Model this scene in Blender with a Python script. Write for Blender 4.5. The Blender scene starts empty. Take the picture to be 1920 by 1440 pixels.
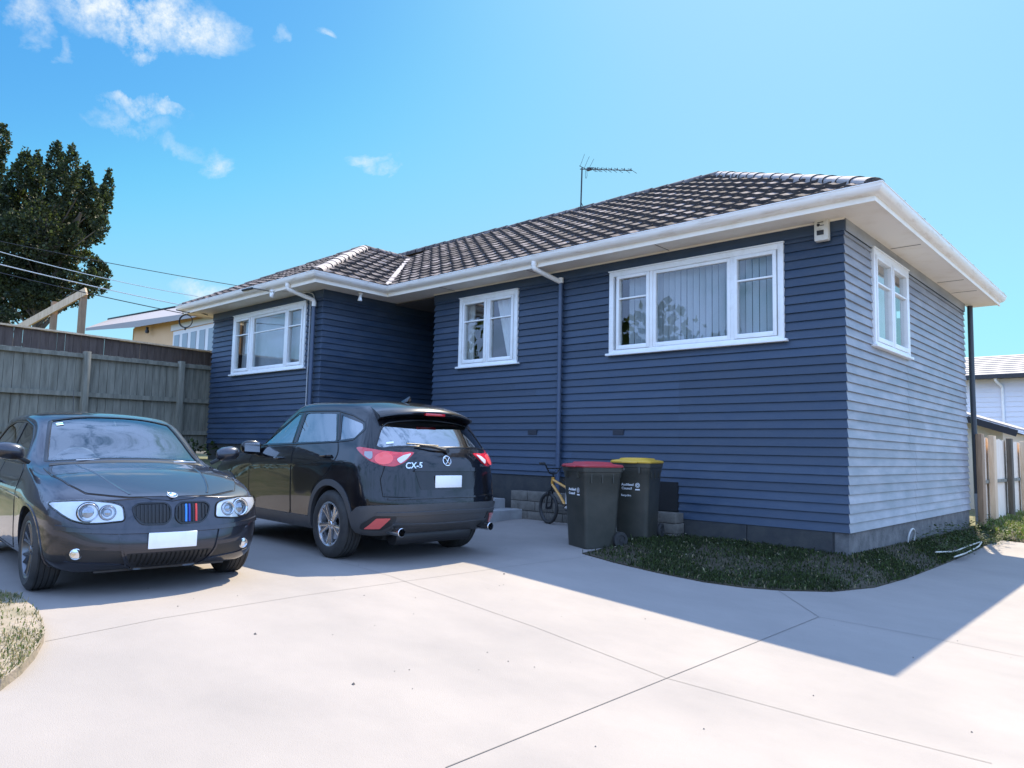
import bpy, bmesh, math, random
import numpy as np
from mathutils import Vector, Matrix
from mathutils.bvhtree import BVHTree
random.seed(7)
R = math.radians
S = bpy.context.scene
COL = S.collection

# ---------------------------------------------------------------- camera
CAM_F, CAM_YAW, CAM_PITCH, CAM_ROLL = 1384.0773, 0.7412, 0.0904, 0.0222
CAM_P = Vector((3.0043, -9.2367, 1.1485))
def cam_axes():
    cy, sy, cp, sp = math.cos(CAM_YAW), math.sin(CAM_YAW), math.cos(CAM_PITCH), math.sin(CAM_PITCH)
    f = Vector((-sy * cp, cy * cp, sp)); r = Vector((cy, sy, 0)); u = r.cross(f)
    c, s = math.cos(CAM_ROLL), math.sin(CAM_ROLL)
    return c * r + s * u, -s * r + c * u, f
cr, cu, cf = cam_axes()
cam = bpy.data.cameras.new('camera'); camo = bpy.data.objects.new('camera', cam); COL.objects.link(camo)
cam.sensor_width = 36; cam.lens = CAM_F / 1920 * 36; cam.clip_start = .05; cam.clip_end = 3000
camo.matrix_world = Matrix(((cr.x, cu.x, -cf.x, CAM_P.x), (cr.y, cu.y, -cf.y, CAM_P.y), (cr.z, cu.z, -cf.z, CAM_P.z), (0, 0, 0, 1)))
S.camera = camo
S.render.resolution_x, S.render.resolution_y = 1024, 768

# ---------------------------------------------------------------- sun, sky, exposure
SUN_TO = Vector((-.2, .72, 1.0)).normalized()          # towards the sun: behind the house
SUN_EL = math.asin(SUN_TO.z); SUN_ROT = math.atan2(SUN_TO.x, SUN_TO.y)
sl = bpy.data.lights.new('sun', 'SUN'); sl.energy = 4.0; sl.angle = R(.53); sl.color = (1.0, .865, .64)
so = bpy.data.objects.new('sun', sl); COL.objects.link(so)
so.rotation_euler = SUN_TO.to_track_quat('Z', 'Y').to_euler()
W = bpy.data.worlds.new('World'); S.world = W; W.use_nodes = True
wn, wl = W.node_tree.nodes, W.node_tree.links
bg = wn['Background']; bg.inputs['Strength'].default_value = .15
sky = wn.new('ShaderNodeTexSky'); sky.sky_type = 'NISHITA'; sky.sun_disc = False
sky.sun_elevation = SUN_EL; sky.sun_rotation = SUN_ROT; sky.air_density = 1.0; sky.dust_density = .6; sky.ozone_density = 1.6
# thin fair-weather clouds fixed to directions of the sky
tc = wn.new('ShaderNodeTexCoord')
def dirpx(px, py):
    d = cr * ((px - 960) / CAM_F) + cu * ((720 - py) / CAM_F) + cf
    return d.normalized()
def wmath(op, a, b=None):
    n = wn.new('ShaderNodeMath'); n.operation = op
    for i, v in enumerate((a, b)):
        if v is None: continue
        if isinstance(v, (int, float)): n.inputs[i].default_value = v
        else: wl.new(v, n.inputs[i])
    return n.outputs[0]
noise = wn.new('ShaderNodeTexNoise'); noise.inputs['Scale'].default_value = 9; noise.inputs['Detail'].default_value = 9; noise.inputs['Roughness'].default_value = .66
noise.inputs['Distortion'].default_value = .5
wl.new(tc.outputs['Generated'], noise.inputs['Vector'])
warp = wn.new('ShaderNodeVectorMath'); warp.operation = 'MULTIPLY_ADD'
wl.new(noise.outputs['Color'], warp.inputs[0]); warp.inputs[1].default_value = (.09, .09, .09); wl.new(tc.outputs['Generated'], warp.inputs[2])
warp2 = wn.new('ShaderNodeVectorMath'); warp2.operation = 'SUBTRACT'; wl.new(warp.outputs[0], warp2.inputs[0]); warp2.inputs[1].default_value = (.045, .045, .045)
fine = wn.new('ShaderNodeTexNoise'); fine.inputs['Scale'].default_value = 26; fine.inputs['Detail'].default_value = 8; fine.inputs['Roughness'].default_value = .7
wl.new(tc.outputs['Generated'], fine.inputs['Vector'])
clouds = [((250, 22), (1.1, .45), .088, .95), ((330, 52), (1.4, .42), .060, .95), ((265, 78), (.6, .8), .030, .8), ((180, 5), (1.2, .4), .05, .8), ((400, 66), (1.5, .4), .022, .7),
          ((58, 20), (.6, 1.2), .035, .6), ((268, 203), (1.5, .40), .032, .62), ((240, 232), (1.7, .5), .028, .36), ((315, 207), (1.5, .4), .020, .5),
          ((392, 298), (.8, 1.0), .022, .62), ((335, 278), (1.6, .5), .020, .25), ((695, 288), (1.5, .5), .021, .6), ((718, 308), (1.2, .7), .020, .5),
          ((525, 70), (1, 1), .012, .3), ((610, 62), (1.4, .6), .012, .5), ((385, 545), (1.6, .5), .03, .7), ((112, 90), (.5, 1.3), .014, .3)]
mask = None
for (px, py), (sx, sy), rad, amp in clouds:
    d = dirpx(px, py); e1 = Vector((0, 0, 1)).cross(d).normalized(); e2 = d.cross(e1)
    sub = wn.new('ShaderNodeVectorMath'); sub.operation = 'SUBTRACT'; wl.new(warp2.outputs[0], sub.inputs[0]); sub.inputs[1].default_value = d
    def dp(v, s):
        n = wn.new('ShaderNodeVectorMath'); n.operation = 'DOT_PRODUCT'; wl.new(sub.outputs[0], n.inputs[0]); n.inputs[1].default_value = v * (1 / (rad * s)); return n.outputs['Value']
    a, b, c = dp(e1, sx), dp(e2, sy), dp(d, 1)
    r2 = wmath('ADD', wmath('ADD', wmath('MULTIPLY', a, a), wmath('MULTIPLY', b, b)), wmath('MULTIPLY', c, c))
    m = wmath('MULTIPLY', wmath('MAXIMUM', wmath('SUBTRACT', 1.0, r2), 0.0), amp)
    mask = m if mask is None else wmath('MAXIMUM', mask, m)
dens = wmath('MULTIPLY', mask, wmath('MULTIPLY', wmath('MAXIMUM', wmath('SUBTRACT', fine.outputs['Fac'], .37), 0.0), 4.6))
dens = wmath('MINIMUM', dens, .93)
def vscale(v, k):
    n = wn.new('ShaderNodeVectorMath'); n.operation = 'SCALE'; wl.new(v, n.inputs[0])
    if isinstance(k, (int, float)): n.inputs['Scale'].default_value = k
    else: wl.new(k, n.inputs['Scale'])
    return n.outputs[0]
curve = wn.new('ShaderNodeRGBCurve')          # the photograph's rendition of the clear sky
for ci, pts in enumerate((((0, 0), (.195, .080), (.295, .195), (.358, .245), (.527, .275), (.85, .32), (1, .34)), ((0, 0), (.30, .305), (.395, .455), (.47, .492), (.70, .60), (.88, .62), (1, .64)), ((0, 0), (.30, .42), (.496, .61), (.615, .67), (.70, .68), (.88, .70), (1, .71)))):
    c = curve.mapping.curves[ci]; c.points[0].location = pts[0]; c.points[1].location = pts[-1]
    for p in pts[1:-1]: c.points.new(*p)
curve.mapping.update()
wl.new(vscale(sky.outputs[0], .1), curve.inputs['Color'])
sepz = wn.new('ShaderNodeSeparateXYZ'); wl.new(tc.outputs['Generated'], sepz.inputs[0])
def ramp(v, lo, hi):
    n = wn.new('ShaderNodeMapRange'); n.interpolation_type = 'SMOOTHSTEP'; wl.new(v, n.inputs['Value']); n.inputs['From Min'].default_value = lo; n.inputs['From Max'].default_value = hi; return n.outputs[0]
hz = wn.new('ShaderNodeVectorMath'); hz.operation = 'DOT_PRODUCT'; wl.new(tc.outputs['Generated'], hz.inputs[0]); hz.inputs[1].default_value = (.675, -.737, .15)
# added fill: sky brightened overhead and behind the camera, outside the view
skyfill = wmath('MULTIPLY', wmath('MAXIMUM', ramp(sepz.outputs['Z'], .58, .85), ramp(hz.outputs['Value'], -.62, .05)), ramp(noise.outputs['Fac'], .25, .55))
bk = wn.new('ShaderNodeMix'); bk.data_type = 'RGBA'; wl.new(skyfill, bk.inputs['Factor']); wl.new(vscale(curve.outputs['Color'], 4.08), bk.inputs['A']); bk.inputs['B'].default_value = (2.7, 4.15, 7.4, 1)
hzm = wn.new('ShaderNodeMix'); hzm.data_type = 'RGBA'; wl.new(wmath('MULTIPLY', ramp(wmath('MULTIPLY', sepz.outputs['Z'], -1), -.16, .0), .85), hzm.inputs['Factor'])
wl.new(bk.outputs['Result'], hzm.inputs['A']); hzm.inputs['B'].default_value = (1.28, 2.5, 3.15, 1)
skyc = hzm.outputs['Result']
cm = wn.new('ShaderNodeMix'); cm.data_type = 'RGBA'
wl.new(dens, cm.inputs['Factor']); wl.new(skyc, cm.inputs['A']); cm.inputs['B'].default_value = (2.5, 2.7, 2.8, 1)
wl.new(cm.outputs['Result'], bg.inputs['Color'])
S.view_settings.view_transform = 'Standard'; S.view_settings.look = 'None'; S.view_settings.gamma = 1
S.view_settings.exposure = 1.3
S.cycles.max_bounces = 8; S.cycles.transparent_max_bounces = 12; S.cycles.caustics_reflective = False; S.cycles.caustics_refractive = False
S.cycles.use_denoising = True

# ---------------------------------------------------------------- helpers
def px2(px, py, axis, val):
    d = cr * ((px - 960) / CAM_F) + cu * ((720 - py) / CAM_F) + cf
    return CAM_P + d * ((val - CAM_P[axis]) / d[axis])
def smooth01(t):
    t = max(0., min(1., t)); return t * t * (3 - 2 * t)
def gz(x, y):
    """height of the sloping driveway and garden"""
    z = -.03
    if x > -2.6: z -= .056 * (min(x, 1.6) + 2.6)
    if x > 1.6: z -= .03 * (min(x, 12) - 1.6)
    if x < -8.3: z += .95 * smooth01((-8.3 - x) / 4.6) * smooth01((y + 9.5) / 4.)
    if -9 < x < 0: z += .10 * smooth01((y + 2.6) / 2.3) * smooth01(-(x) / 2.2)
    return z
class MB:
    def __init__(s): s.v = []; s.f = []; s.m = []; s.cur = 0
    def add(s, vs, fs):
        o = len(s.v); s.v += [tuple(v) for v in vs]; s.f += [tuple(i + o for i in f) for f in fs]; s.m += [s.cur] * len(fs)
    def quad(s, a, b, c, d): s.add([a, b, c, d], [(0, 1, 2, 3)])
    def box(s, a, b, M=None):
        x0, y0, z0 = a; x1, y1, z1 = b
        vs = [Vector(p) for p in ((x0, y0, z0), (x1, y0, z0), (x1, y1, z0), (x0, y1, z0), (x0, y0, z1), (x1, y0, z1), (x1, y1, z1), (x0, y1, z1))]
        if M: vs = [M @ v for v in vs]
        s.add(vs, [(0, 3, 2, 1), (4, 5, 6, 7), (0, 1, 5, 4), (1, 2, 6, 5), (2, 3, 7, 6), (3, 0, 4, 7)])
    def beam(s, p, q, w, h, up=(0, 0, 1)):
        p, q = Vector(p), Vector(q); d = (q - p).normalized(); r = d.cross(Vector(up)).normalized(); u = r.cross(d)
        vs = [e + r * (sx * w / 2) + u * (sy * h / 2) for e in (p, q) for sx, sy in ((-1, -1), (1, -1), (1, 1), (-1, 1))]
        s.add(vs, [(0, 1, 2, 3)[::-1], (4, 5, 6, 7), (0, 1, 5, 4), (1, 2, 6, 5), (2, 3, 7, 6), (3, 0, 4, 7)])
    def tube(s, pts, r, n=8, cap=True, closed=False):
        pts = [Vector(p) for p in pts]; rs = r if isinstance(r, (list, tuple)) else [r] * len(pts)
        rings = []; ref = None
        for i, p in enumerate(pts):
            a = pts[i - 1] if (i > 0 or closed) else p; b = pts[(i + 1) % len(pts)] if (i < len(pts) - 1 or closed) else p
            d = (b - a).normalized()
            if ref is None:
                ref = d.orthogonal().normalized()
            ref = (ref - d * ref.dot(d)).normalized(); w = d.cross(ref)
            rings.append([p + (ref * math.cos(2 * math.pi * k / n) + w * math.sin(2 * math.pi * k / n)) * rs[i] for k in range(n)])
        vs = [v for rg in rings for v in rg]; fs = []
        m = len(rings)
        for i in range(m if closed else m - 1):
            for k in range(n):
                j = (i + 1) % m
                fs.append((i * n + k, i * n + (k + 1) % n, j * n + (k + 1) % n, j * n + k))
        if cap and not closed: fs += [tuple(range(n))[::-1], tuple((m - 1) * n + k for k in range(n))]
        s.add(vs, fs)
    def lathe(s, prof, n=32, M=None, closed=False, a0=0, a1=2 * math.pi):
        """prof: (radius, height) pairs turned about the local z axis"""
        full = abs(a1 - a0 - 2 * math.pi) < 1e-6; k = n if full else n + 1
        vs = []
        for r, h in prof:
            for i in range(k):
                a = a0 + (a1 - a0) * i / n; v = Vector((r * math.cos(a), r * math.sin(a), h)); vs.append(M @ v if M else v)
        fs = []; m = len(prof)
        for j in range(m if closed else m - 1):
            for i in range(n):
                i2 = (i + 1) % k; j2 = (j + 1) % m
                fs.append((j * k + i, j * k + i2, j2 * k + i2, j2 * k + i))
        s.add(vs, fs)
    def prism(s, poly, h, M=None):
        """poly (x, y) counter-clockwise, extruded 0..h on z"""
        n = len(poly); vs = [Vector((x, y, 0)) for x, y in poly] + [Vector((x, y, h)) for x, y in poly]
        if M: vs = [M @ v for v in vs]
        s.add(vs, [tuple(range(n))[::-1], tuple(range(n, 2 * n))] + [(i, (i + 1) % n, n + (i + 1) % n, n + i) for i in range(n)])
    def build(s, name, mat, parent=None, smooth=False, bevel=0, angle=40, clean=True):
        me = bpy.data.meshes.new(name); me.from_pydata([tuple(v) for v in s.v], [], s.f)
        mats = mat if isinstance(mat, (list, tuple)) else [mat]
        for mm in mats: me.materials.append(mm)
        if len(mats) > 1: me.polygons.foreach_set('material_index', s.m)
        if clean:
            bm = bmesh.new(); bm.from_mesh(me)
            bmesh.ops.remove_doubles(bm, verts=bm.verts, dist=1e-5) if bevel or smooth else None
            bmesh.ops.recalc_face_normals(bm, faces=bm.faces)
            if bevel:
                es = [e for e in bm.edges if len(e.link_faces) == 2 and e.calc_face_angle(0) > R(35)]
                bmesh.ops.bevel(bm, geom=es, offset=bevel, segments=2, affect='EDGES', profile=.5, clamp_overlap=True)
            bm.to_mesh(me); bm.free()
        if smooth or bevel:
            me.polygons.foreach_set('use_smooth', [True] * len(me.polygons)); me.set_sharp_from_angle(angle=R(angle))
        me.update()
        return link(name, me, parent)
def link(name, data, parent=None):
    o = bpy.data.objects.new(name, data); COL.objects.link(o)
    if parent: o.parent = parent
    return o
def tag(o, label=None, cat=None, group=None, kind=None):
    for k, v in (('label', label), ('category', cat), ('group', group), ('kind', kind)):
        if v: o[k] = v
    return o
def thing(name, loc, rz, label, cat, group=None):
    o = bpy.data.objects.new(name, None); COL.objects.link(o); o.location = loc; o.rotation_euler = (0, 0, rz); o.empty_display_size = .2
    return tag(o, label, cat, group)
def copy_tree(o, parent=None):
    c = o.copy(); COL.objects.link(c); c.parent = parent
    for ch in list(o.children): copy_tree(ch, c)
    return c

def bend(pts, r=.06, k=5):
    pts = [Vector(p) for p in pts]; out = [pts[0]]
    for a, p, c in zip(pts[:-2], pts[1:-1], pts[2:]):
        d1, d2 = (a - p).normalized(), (c - p).normalized(); rr = min(r, (a - p).length * .45, (c - p).length * .45)
        for i in range(k + 1):
            t = i / k; out.append((p + d1 * rr) * (1 - t) ** 2 + p * 2 * t * (1 - t) + (p + d2 * rr) * t * t)
    return out + [pts[-1]]
# ---------------------------------------------------------------- materials
def mat(name, col, rough=.6, metal=0, spec=.5, col2=None, nscale=6, bump=0, bscale=60, coat=0, stretch=(1, 1, 1), lo=.35, hi=.65, rvar=0, island=0, trans=0, detail=6):
    m = bpy.data.materials.new(name); m.use_nodes = True; n, l = m.node_tree.nodes, m.node_tree.links
    p = n['Principled BSDF']; p.inputs['Base Color'].default_value = (*col, 1); p.inputs['Roughness'].default_value = rough
    p.inputs['Metallic'].default_value = metal; p.inputs['Specular IOR Level'].default_value = spec; p.inputs['Coat Weight'].default_value = coat; p.inputs['Coat Roughness'].default_value = .03
    if trans: p.inputs['Transmission Weight'].default_value = trans
    if col2 or bump or rvar:
        t = n.new('ShaderNodeTexCoord'); mp = n.new('ShaderNodeMapping'); mp.inputs['Scale'].default_value = stretch; l.new(t.outputs['Object'], mp.inputs['Vector'])
    if col2 or rvar:
        a = n.new('ShaderNodeTexNoise'); a.inputs['Scale'].default_value = nscale; a.inputs['Detail'].default_value = detail; a.inputs['Roughness'].default_value = .62
        l.new(mp.outputs[0], a.inputs['Vector'])
        rp = n.new('ShaderNodeMapRange'); rp.inputs['From Min'].default_value = lo; rp.inputs['From Max'].default_value = hi; l.new(a.outputs['Fac'], rp.inputs['Value'])
        if col2:
            mx = n.new('ShaderNodeMix'); mx.data_type = 'RGBA'; mx.inputs['A'].default_value = (*col, 1); mx.inputs['B'].default_value = (*col2, 1)
            l.new(rp.outputs[0], mx.inputs['Factor']); l.new(mx.outputs['Result'], p.inputs['Base Color'])
        if rvar:
            r2 = n.new('ShaderNodeMapRange'); r2.inputs['To Min'].default_value = rough - rvar; r2.inputs['To Max'].default_value = rough + rvar
            l.new(a.outputs['Fac'], r2.inputs['Value']); r2.inputs['From Min'].default_value = .3; r2.inputs['From Max'].default_value = .7; l.new(r2.outputs[0], p.inputs['Roughness'])
    if island:
        src = p.inputs['Base Color'].links[0].from_socket if p.inputs['Base Color'].links else None
        gi = n.new('ShaderNodeNewGeometry'); hv = n.new('ShaderNodeHueSaturation'); mr = n.new('ShaderNodeMapRange'); mr.inputs['To Min'].default_value = 1 - island; mr.inputs['To Max'].default_value = 1 + island
        l.new(gi.outputs['Random Per Island'], mr.inputs['Value']); l.new(mr.outputs[0], hv.inputs['Value'])
        if src: l.new(src, hv.inputs['Color'])
        else: hv.inputs['Color'].default_value = (*col, 1)
        l.new(hv.outputs[0], p.inputs['Base Color'])
    if bump:
        b = n.new('ShaderNodeTexNoise'); b.inputs['Scale'].default_value = bscale; b.inputs['Detail'].default_value = 5; l.new(mp.outputs[0], b.inputs['Vector'])
        bp = n.new('ShaderNodeBump'); bp.inputs['Strength'].default_value = bump; bp.inputs['Distance'].default_value = .01
        l.new(b.outputs['Fac'], bp.inputs['Height']); l.new(bp.outputs[0], p.inputs['Normal'])
    return m
def glassmat(name, tint=(.75, .8, .8), refl=1.0, rough=0.0, ior=1.5):
    m = bpy.data.materials.new(name); m.use_nodes = True; n, l = m.node_tree.nodes, m.node_tree.links
    n.remove(n['Principled BSDF']); t = n.new('ShaderNodeBsdfTransparent'); t.inputs[0].default_value = (*tint, 1)
    g = n.new('ShaderNodeBsdfGlossy'); g.inputs['Roughness'].default_value = rough; g.inputs['Color'].default_value = (refl, refl, refl, 1)
    f = n.new('ShaderNodeFresnel'); f.inputs['IOR'].default_value = ior
    k = n.new('ShaderNodeMath'); k.operation = 'MULTIPLY_ADD'; k.inputs[1].default_value = 1.6; k.inputs[2].default_value = .02; k.use_clamp = True; l.new(f.outputs[0], k.inputs[0])
    gb = n.new('ShaderNodeNewGeometry'); nb = n.new('ShaderNodeMath'); nb.operation = 'SUBTRACT'; nb.inputs[0].default_value = 1; l.new(gb.outputs['Backfacing'], nb.inputs[1]); kb = n.new('ShaderNodeMath'); kb.operation = 'MULTIPLY'; l.new(k.outputs[0], kb.inputs[0]); l.new(nb.outputs[0], kb.inputs[1])   # no mirror from inside a thin pane
    x = n.new('ShaderNodeMixShader'); l.new(kb.outputs[0], x.inputs[0]); l.new(t.outputs[0], x.inputs[1]); l.new(g.outputs[0], x.inputs[2]); l.new(x.outputs[0], n['Material Output'].inputs[0])
    return m
M = {}
M['white'] = mat('white_gloss_paint', (.90, .90, .89), .35, col2=(.80, .79, .76), nscale=9, lo=.5, hi=.8)
M['blackplastic'] = mat('black_plastic', (.018, .019, .021), .45, bump=.12, bscale=300)
M['rubber'] = mat('tyre_rubber', (.022, .022, .023), .75, bump=.2, bscale=120, col2=(.045, .043, .04), nscale=7)
M['chrome'] = mat('chrome', (.75, .76, .78), .12, metal=1)
M['steel'] = mat('dull_steel', (.42, .43, .45), .4, metal=1)
M['darkmetal'] = mat('dark_metal', (.05, .05, .055), .5, metal=.6)
M['glass'] = glassmat('window_glass', (.90, .92, .92))
M['interior'] = mat('dim_interior', (.10, .095, .09), .8)
# ================================================================ the house
BP = .1127; BZ = .2685; SOF = 4.08
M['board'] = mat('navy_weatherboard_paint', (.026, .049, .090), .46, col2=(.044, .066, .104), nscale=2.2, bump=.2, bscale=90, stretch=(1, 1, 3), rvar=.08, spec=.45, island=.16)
M['boardlit'] = mat('chalky_lit_board_paint', (.225, .238, .270), .5, col2=(.36, .365, .385), nscale=2.6, bump=.15, bscale=60, stretch=(1, .6, 2), rvar=.1, spec=.5, island=.10)  # chalky paint, lightened further for sky and bounce light on this wall
M['navypipe'] = mat('navy_pipe_paint', (.06, .085, .14), .35)
M['soffit'] = mat('cream_soffit_paint', (.93, .85, .73), .6, col2=(.80, .70, .56), nscale=3, lo=.5, hi=.85)
M['gutter'] = mat('white_gutter', (.91, .87, .82), .35, col2=(.62, .52, .42), nscale=5, lo=.52, hi=.80, stretch=(.6, .6, 6))
M['found'] = mat('dark_rendered_foundation', (.035, .037, .04), .85, col2=(.055, .055, .052), nscale=5, bump=.4, bscale=40)
M['foundgrey'] = mat('rough_concrete_foundation', (.09, .09, .09), .9, col2=(.17, .165, .16), nscale=6, bump=.8, bscale=30)
M['tile'] = mat('worn_concrete_roof_tile', (.20, .172, .165), .9, spec=.15, col2=(.06, .05, .052), nscale=7, lo=.40, hi=.62, bump=.6, island=.45, bscale=45, detail=8)
M['tileedge'] = mat('shaded_tile_edge', (.055, .050, .054), .9, col2=(.10, .088, .085), nscale=20)  # downslope tile faces coloured darker to deepen their shade
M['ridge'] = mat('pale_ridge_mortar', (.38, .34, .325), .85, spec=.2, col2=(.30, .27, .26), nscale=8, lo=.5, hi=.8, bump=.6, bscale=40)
M['blind'] = mat('grey_vertical_blind', (.42, .45, .48), .7, bump=.1, bscale=200)
M['curtain'] = mat('white_curtain', (.75, .73, .72), .9)
M['vent'] = mat('vent_grille', (.035, .04, .055), .6)

house = thing('house', (0, 0, 0), 0, 'long navy weatherboard house with white windows and worn tiled hip roof', 'house')

def walls(name, O, u, n, L, z0, z1, holes=(), e0=0, e1=0, m='board', cuts=()):
    """bevel-backed boards along u from O; holes = (u0, u1, z0, z1); e0/e1 mitre the ends by the board's own projection"""
    O, u, n = Vector(O), Vector(u), Vector(n); b = MB()
    lo, hi = .028, .004
    def d(z, k): return lo + (hi - lo) * ((z - (BZ + k * BP)) / BP)
    k = int(math.floor((z0 - BZ) / BP + 1e-6))
    while BZ + k * BP < z1 - 1e-4:
        a, c = max(z0, BZ + k * BP), min(z1, BZ + (k + 1) * BP)
        zs = sorted({a, c} | {h[j] for h in holes for j in (2, 3) if a < h[j] < c})
        for za, zc in zip(zs[:-1], zs[1:]):
            spans = [(0, L)]
            for h in holes:
                if h[2] < (za + zc) / 2 < h[3]:
                    spans = [t for s in spans for t in ((s[0], min(s[1], h[0])), (max(s[0], h[1]), s[1])) if t[1] > t[0] + 1e-5]
            for s0, s1 in spans:
                nn = max(1, int((s1 - s0) / 2.6)); cs = [s0] + [s0 + (s1 - s0) * (i + .28 * math.sin(k * 2.3 + i * 4.1)) / nn for i in range(1, nn)] + [s1]
                for i in range(nn):
                    ua, ub = cs[i], cs[i + 1]
                    def P(uu, z, dd):
                        ex = 0
                        if uu <= 1e-6 and e0: ex = -dd * e0
                        if uu >= L - 1e-6 and e1: ex = dd * e1
                        return O + u * (uu + ex) + n * dd + Vector((0, 0, z))
                    b.quad(P(ua, za, d(za, k)), P(ub, za, d(za, k)), P(ub, zc, d(zc, k)), P(ua, zc, d(zc, k)))
                    if abs(za - a) < 1e-6: b.quad(P(ub, za, d(za, k)), P(ua, za, d(za, k)), P(ua, za, -.01), P(ub, za, -.01))
        k += 1
    me = b
    o = me.build(name, M[m], house, clean=False)
    return o
# window openings (u measured along each wall)
W1 = (-3.43, -.73, 2.66, 3.90); W2 = (-6.75, -5.32, 2.66, 3.90); W3 = (-12.17, -9.32, 2.66, 3.91); W4 = (1.02, 2.68, 2.66, 3.94)
FR = 3.93
walls('wall', (-2.25, 0, 0), (1, 0, 0), (0, -1, 0), 2.25, BZ, FR, [(W1[0] + 2.25, W1[1] + 2.25, W1[2], W1[3])], e1=1)
walls('wall', (-7.45, 0, 0), (1, 0, 0), (0, -1, 0), 5.2, .76, FR, [(W2[0] + 7.45, W2[1] + 7.45, W2[2], W2[3]), (W1[0] + 7.45, 5.3, W1[2], W1[3])], e0=1)
w = walls('wall', (0, 0, 0), (0, 1, 0), (1, 0, 0), 6.5, BZ, FR, [(W4[0], W4[1], W4[2], W4[3])], e0=1, e1=1, m='boardlit')
tag(w, 'chalky grey-blue gable-end wall with sky and bounce light in its colour')
walls('wall', (-13.15, -1.6, 0), (1, 0, 0), (0, -1, 0), 4.35, BZ + 8 * BP, FR, [(W3[0] + 13.15, W3[1] + 13.15, W3[2], W3[3])], e0=1, e1=1)
walls('wall', (-8.8, -1.6, 0), (0, 1, 0), (1, 0, 0), 3.0, BZ + 4 * BP, FR, e0=1)
walls('wall', (-7.45, 1.4, 0), (0, -1, 0), (-1, 0, 0), 1.4, .76, FR, e1=1)
walls('wall', (-8.8, 1.4, 0), (1, 0, 0), (0, -1, 0), 1.35, .52, FR)
walls('wall', (-13.15, 6.5, 0), (0, -1, 0), (-1, 0, 0), 8.1, .9, FR, e1=1)
walls('wall', (0, 6.5, 0), (-1, 0, 0), (0, 1, 0), 13.15, BZ, FR, e0=1)
# plain frieze under the soffit
b = MB()
for a, c in (((-7.476, -.03, FR), (.03, -.002, SOF)), ((.002, -.002, FR), (.03, 6.53, SOF)), ((-13.18, -1.63, FR), (-8.77, -1.602, SOF)), ((-8.798, -1.602, FR), (-8.77, 1.4, SOF)), ((-8.77, 1.372, FR), (-7.45, 1.398, SOF))):
    b.box(a, c)
b.build('frieze_board', M['board'], house)
b = MB(); b.box((.001, .0, FR), (.036, 6.53, SOF - .001)); tag(b.build('frieze_board', M['boardlit'], house), 'chalky frieze board lightened for bounce light')
# corner stops
# staggered butt joints in the end wall
M['gapm'] = mat('joint_shadow_gap', (.05, .055, .065), .8)
for (yj, k0, k1) in ((2.62, 9, 20), (2.93, 4, 9), (2.88, 0, 4)):
    b = MB()
    for k in range(k0, k1):
        z = BZ + k * BP; sh = .018 * ((k * 7) % 3 - 1); b.add([(.0295, yj + sh, z), (.0295, yj + sh + .006, z), (.0060, yj + sh + .006, z + BP), (.0060, yj + sh, z + BP)], [(0, 1, 2, 3)])
    b.build('board_joint', M['gapm'], house, clean=False)
# foundations
b = MB()
b.box((-2.25, -.004, -.35), (-.16, .2, BZ + .01)); b.box((-7.45, .0, -.35), (-2.25, .2, .77)); 
b.build('foundation', M['found'], house)
b = MB(); b.box((-.16, .004, -.35), (-.0, .3, BZ + .01)); b.box((-.3, .0, -.35), (.003, 6.5, BZ + .01)); b.build('foundation', M['foundgrey'], house)
b = MB(); b.box((-13.13, -1.59, -.1), (-8.81, -1.4, 1.18)); b.box((-9., -1.6, -.1), (-8.805, 1.4, .76)); b.build('foundation', M['found'], house)
b = MB(); b.box((-1.25, -.022, .02), (-.18, -.006, .262)); b.box((-2.22, -.022, .03), (-1.262, -.006, .262)); b.build('base_board', M['found'], house)
b = MB(); b.box((-2.62, -.03, .36), (-2.26, -.02, .765)); b.build('access_hatch', mat('black_void_hatch', (.012, .012, .013), .9), house)
# roof structure underside
b = MB(); z0, z1 = SOF, SOF + .012
b.box((-8.3, -.5, z0), (0, 1.4, z1)); b.box((0, -.5, z0), (.5, 7.0, z1)); b.box((-13.65, -2.1, z0), (-8.3, -1.6, z1)); b.box((-8.8, -1.6, z0), (-8.3, 1.4, z1)); b.box((-13.65, -1.6, z0), (-13.15, 7, z1))
b.build('soffit', M['soffit'], house)
M['grime'] = mat('grimy_joint', (.25, .22, .19), .8)
for y in (1.75, 4.35, 5.35): b = MB(); b.box((.06, y, SOF - .006), (.44, y + .012, SOF - .001)); b.build('soffit_joint', M['grime'], house)
for x in (-2.4, -4.8, -6.9): b = MB(); b.box((x, -.44, SOF - .006), (x + .012, -.04, SOF - .001)); b.build('soffit_joint', M['grime'], house)
def sweepxy(b, prof, path, closed_prof=True):
    path = [Vector(p) for p in path]; rings = []
    for i, p in enumerate(path):
        ns = []
        for a, c in ((i - 1, i), (i, i + 1)):
            if 0 <= a and c < len(path):
                d = (path[c] - path[a]).normalized(); ns.append(Vector((-d.y, d.x)))
        m = sum(ns, Vector((0, 0))).normalized(); k = 1 / max(.3, m.dot(ns[0]))
        rings.append([Vector((p.x + m.x * o * k, p.y + m.y * o * k, z)) for o, z in prof])
    n = len(prof); vs = [v for r in rings for v in r]; fs = []
    for i in range(len(rings) - 1):
        for k in range(n if closed_prof else n - 1): fs.append((i * n + k, i * n + (k + 1) % n, (i + 1) * n + (k + 1) % n, (i + 1) * n + k))
    fs += [tuple(range(n))[::-1], tuple((len(rings) - 1) * n + k for k in range(n))]
    b.add(vs, fs)
eave = [(.5, 7.0), (.5, -.5), (-8.3, -.5), (-8.3, -2.1), (-13.65, -2.1), (-13.65, 7.0)]
b = MB(); sweepxy(b, [(0, SOF - .025), (.022, SOF - .025), (.022, 4.20), (0, 4.20)], eave); b.build('fascia', M['soffit'], house)
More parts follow.
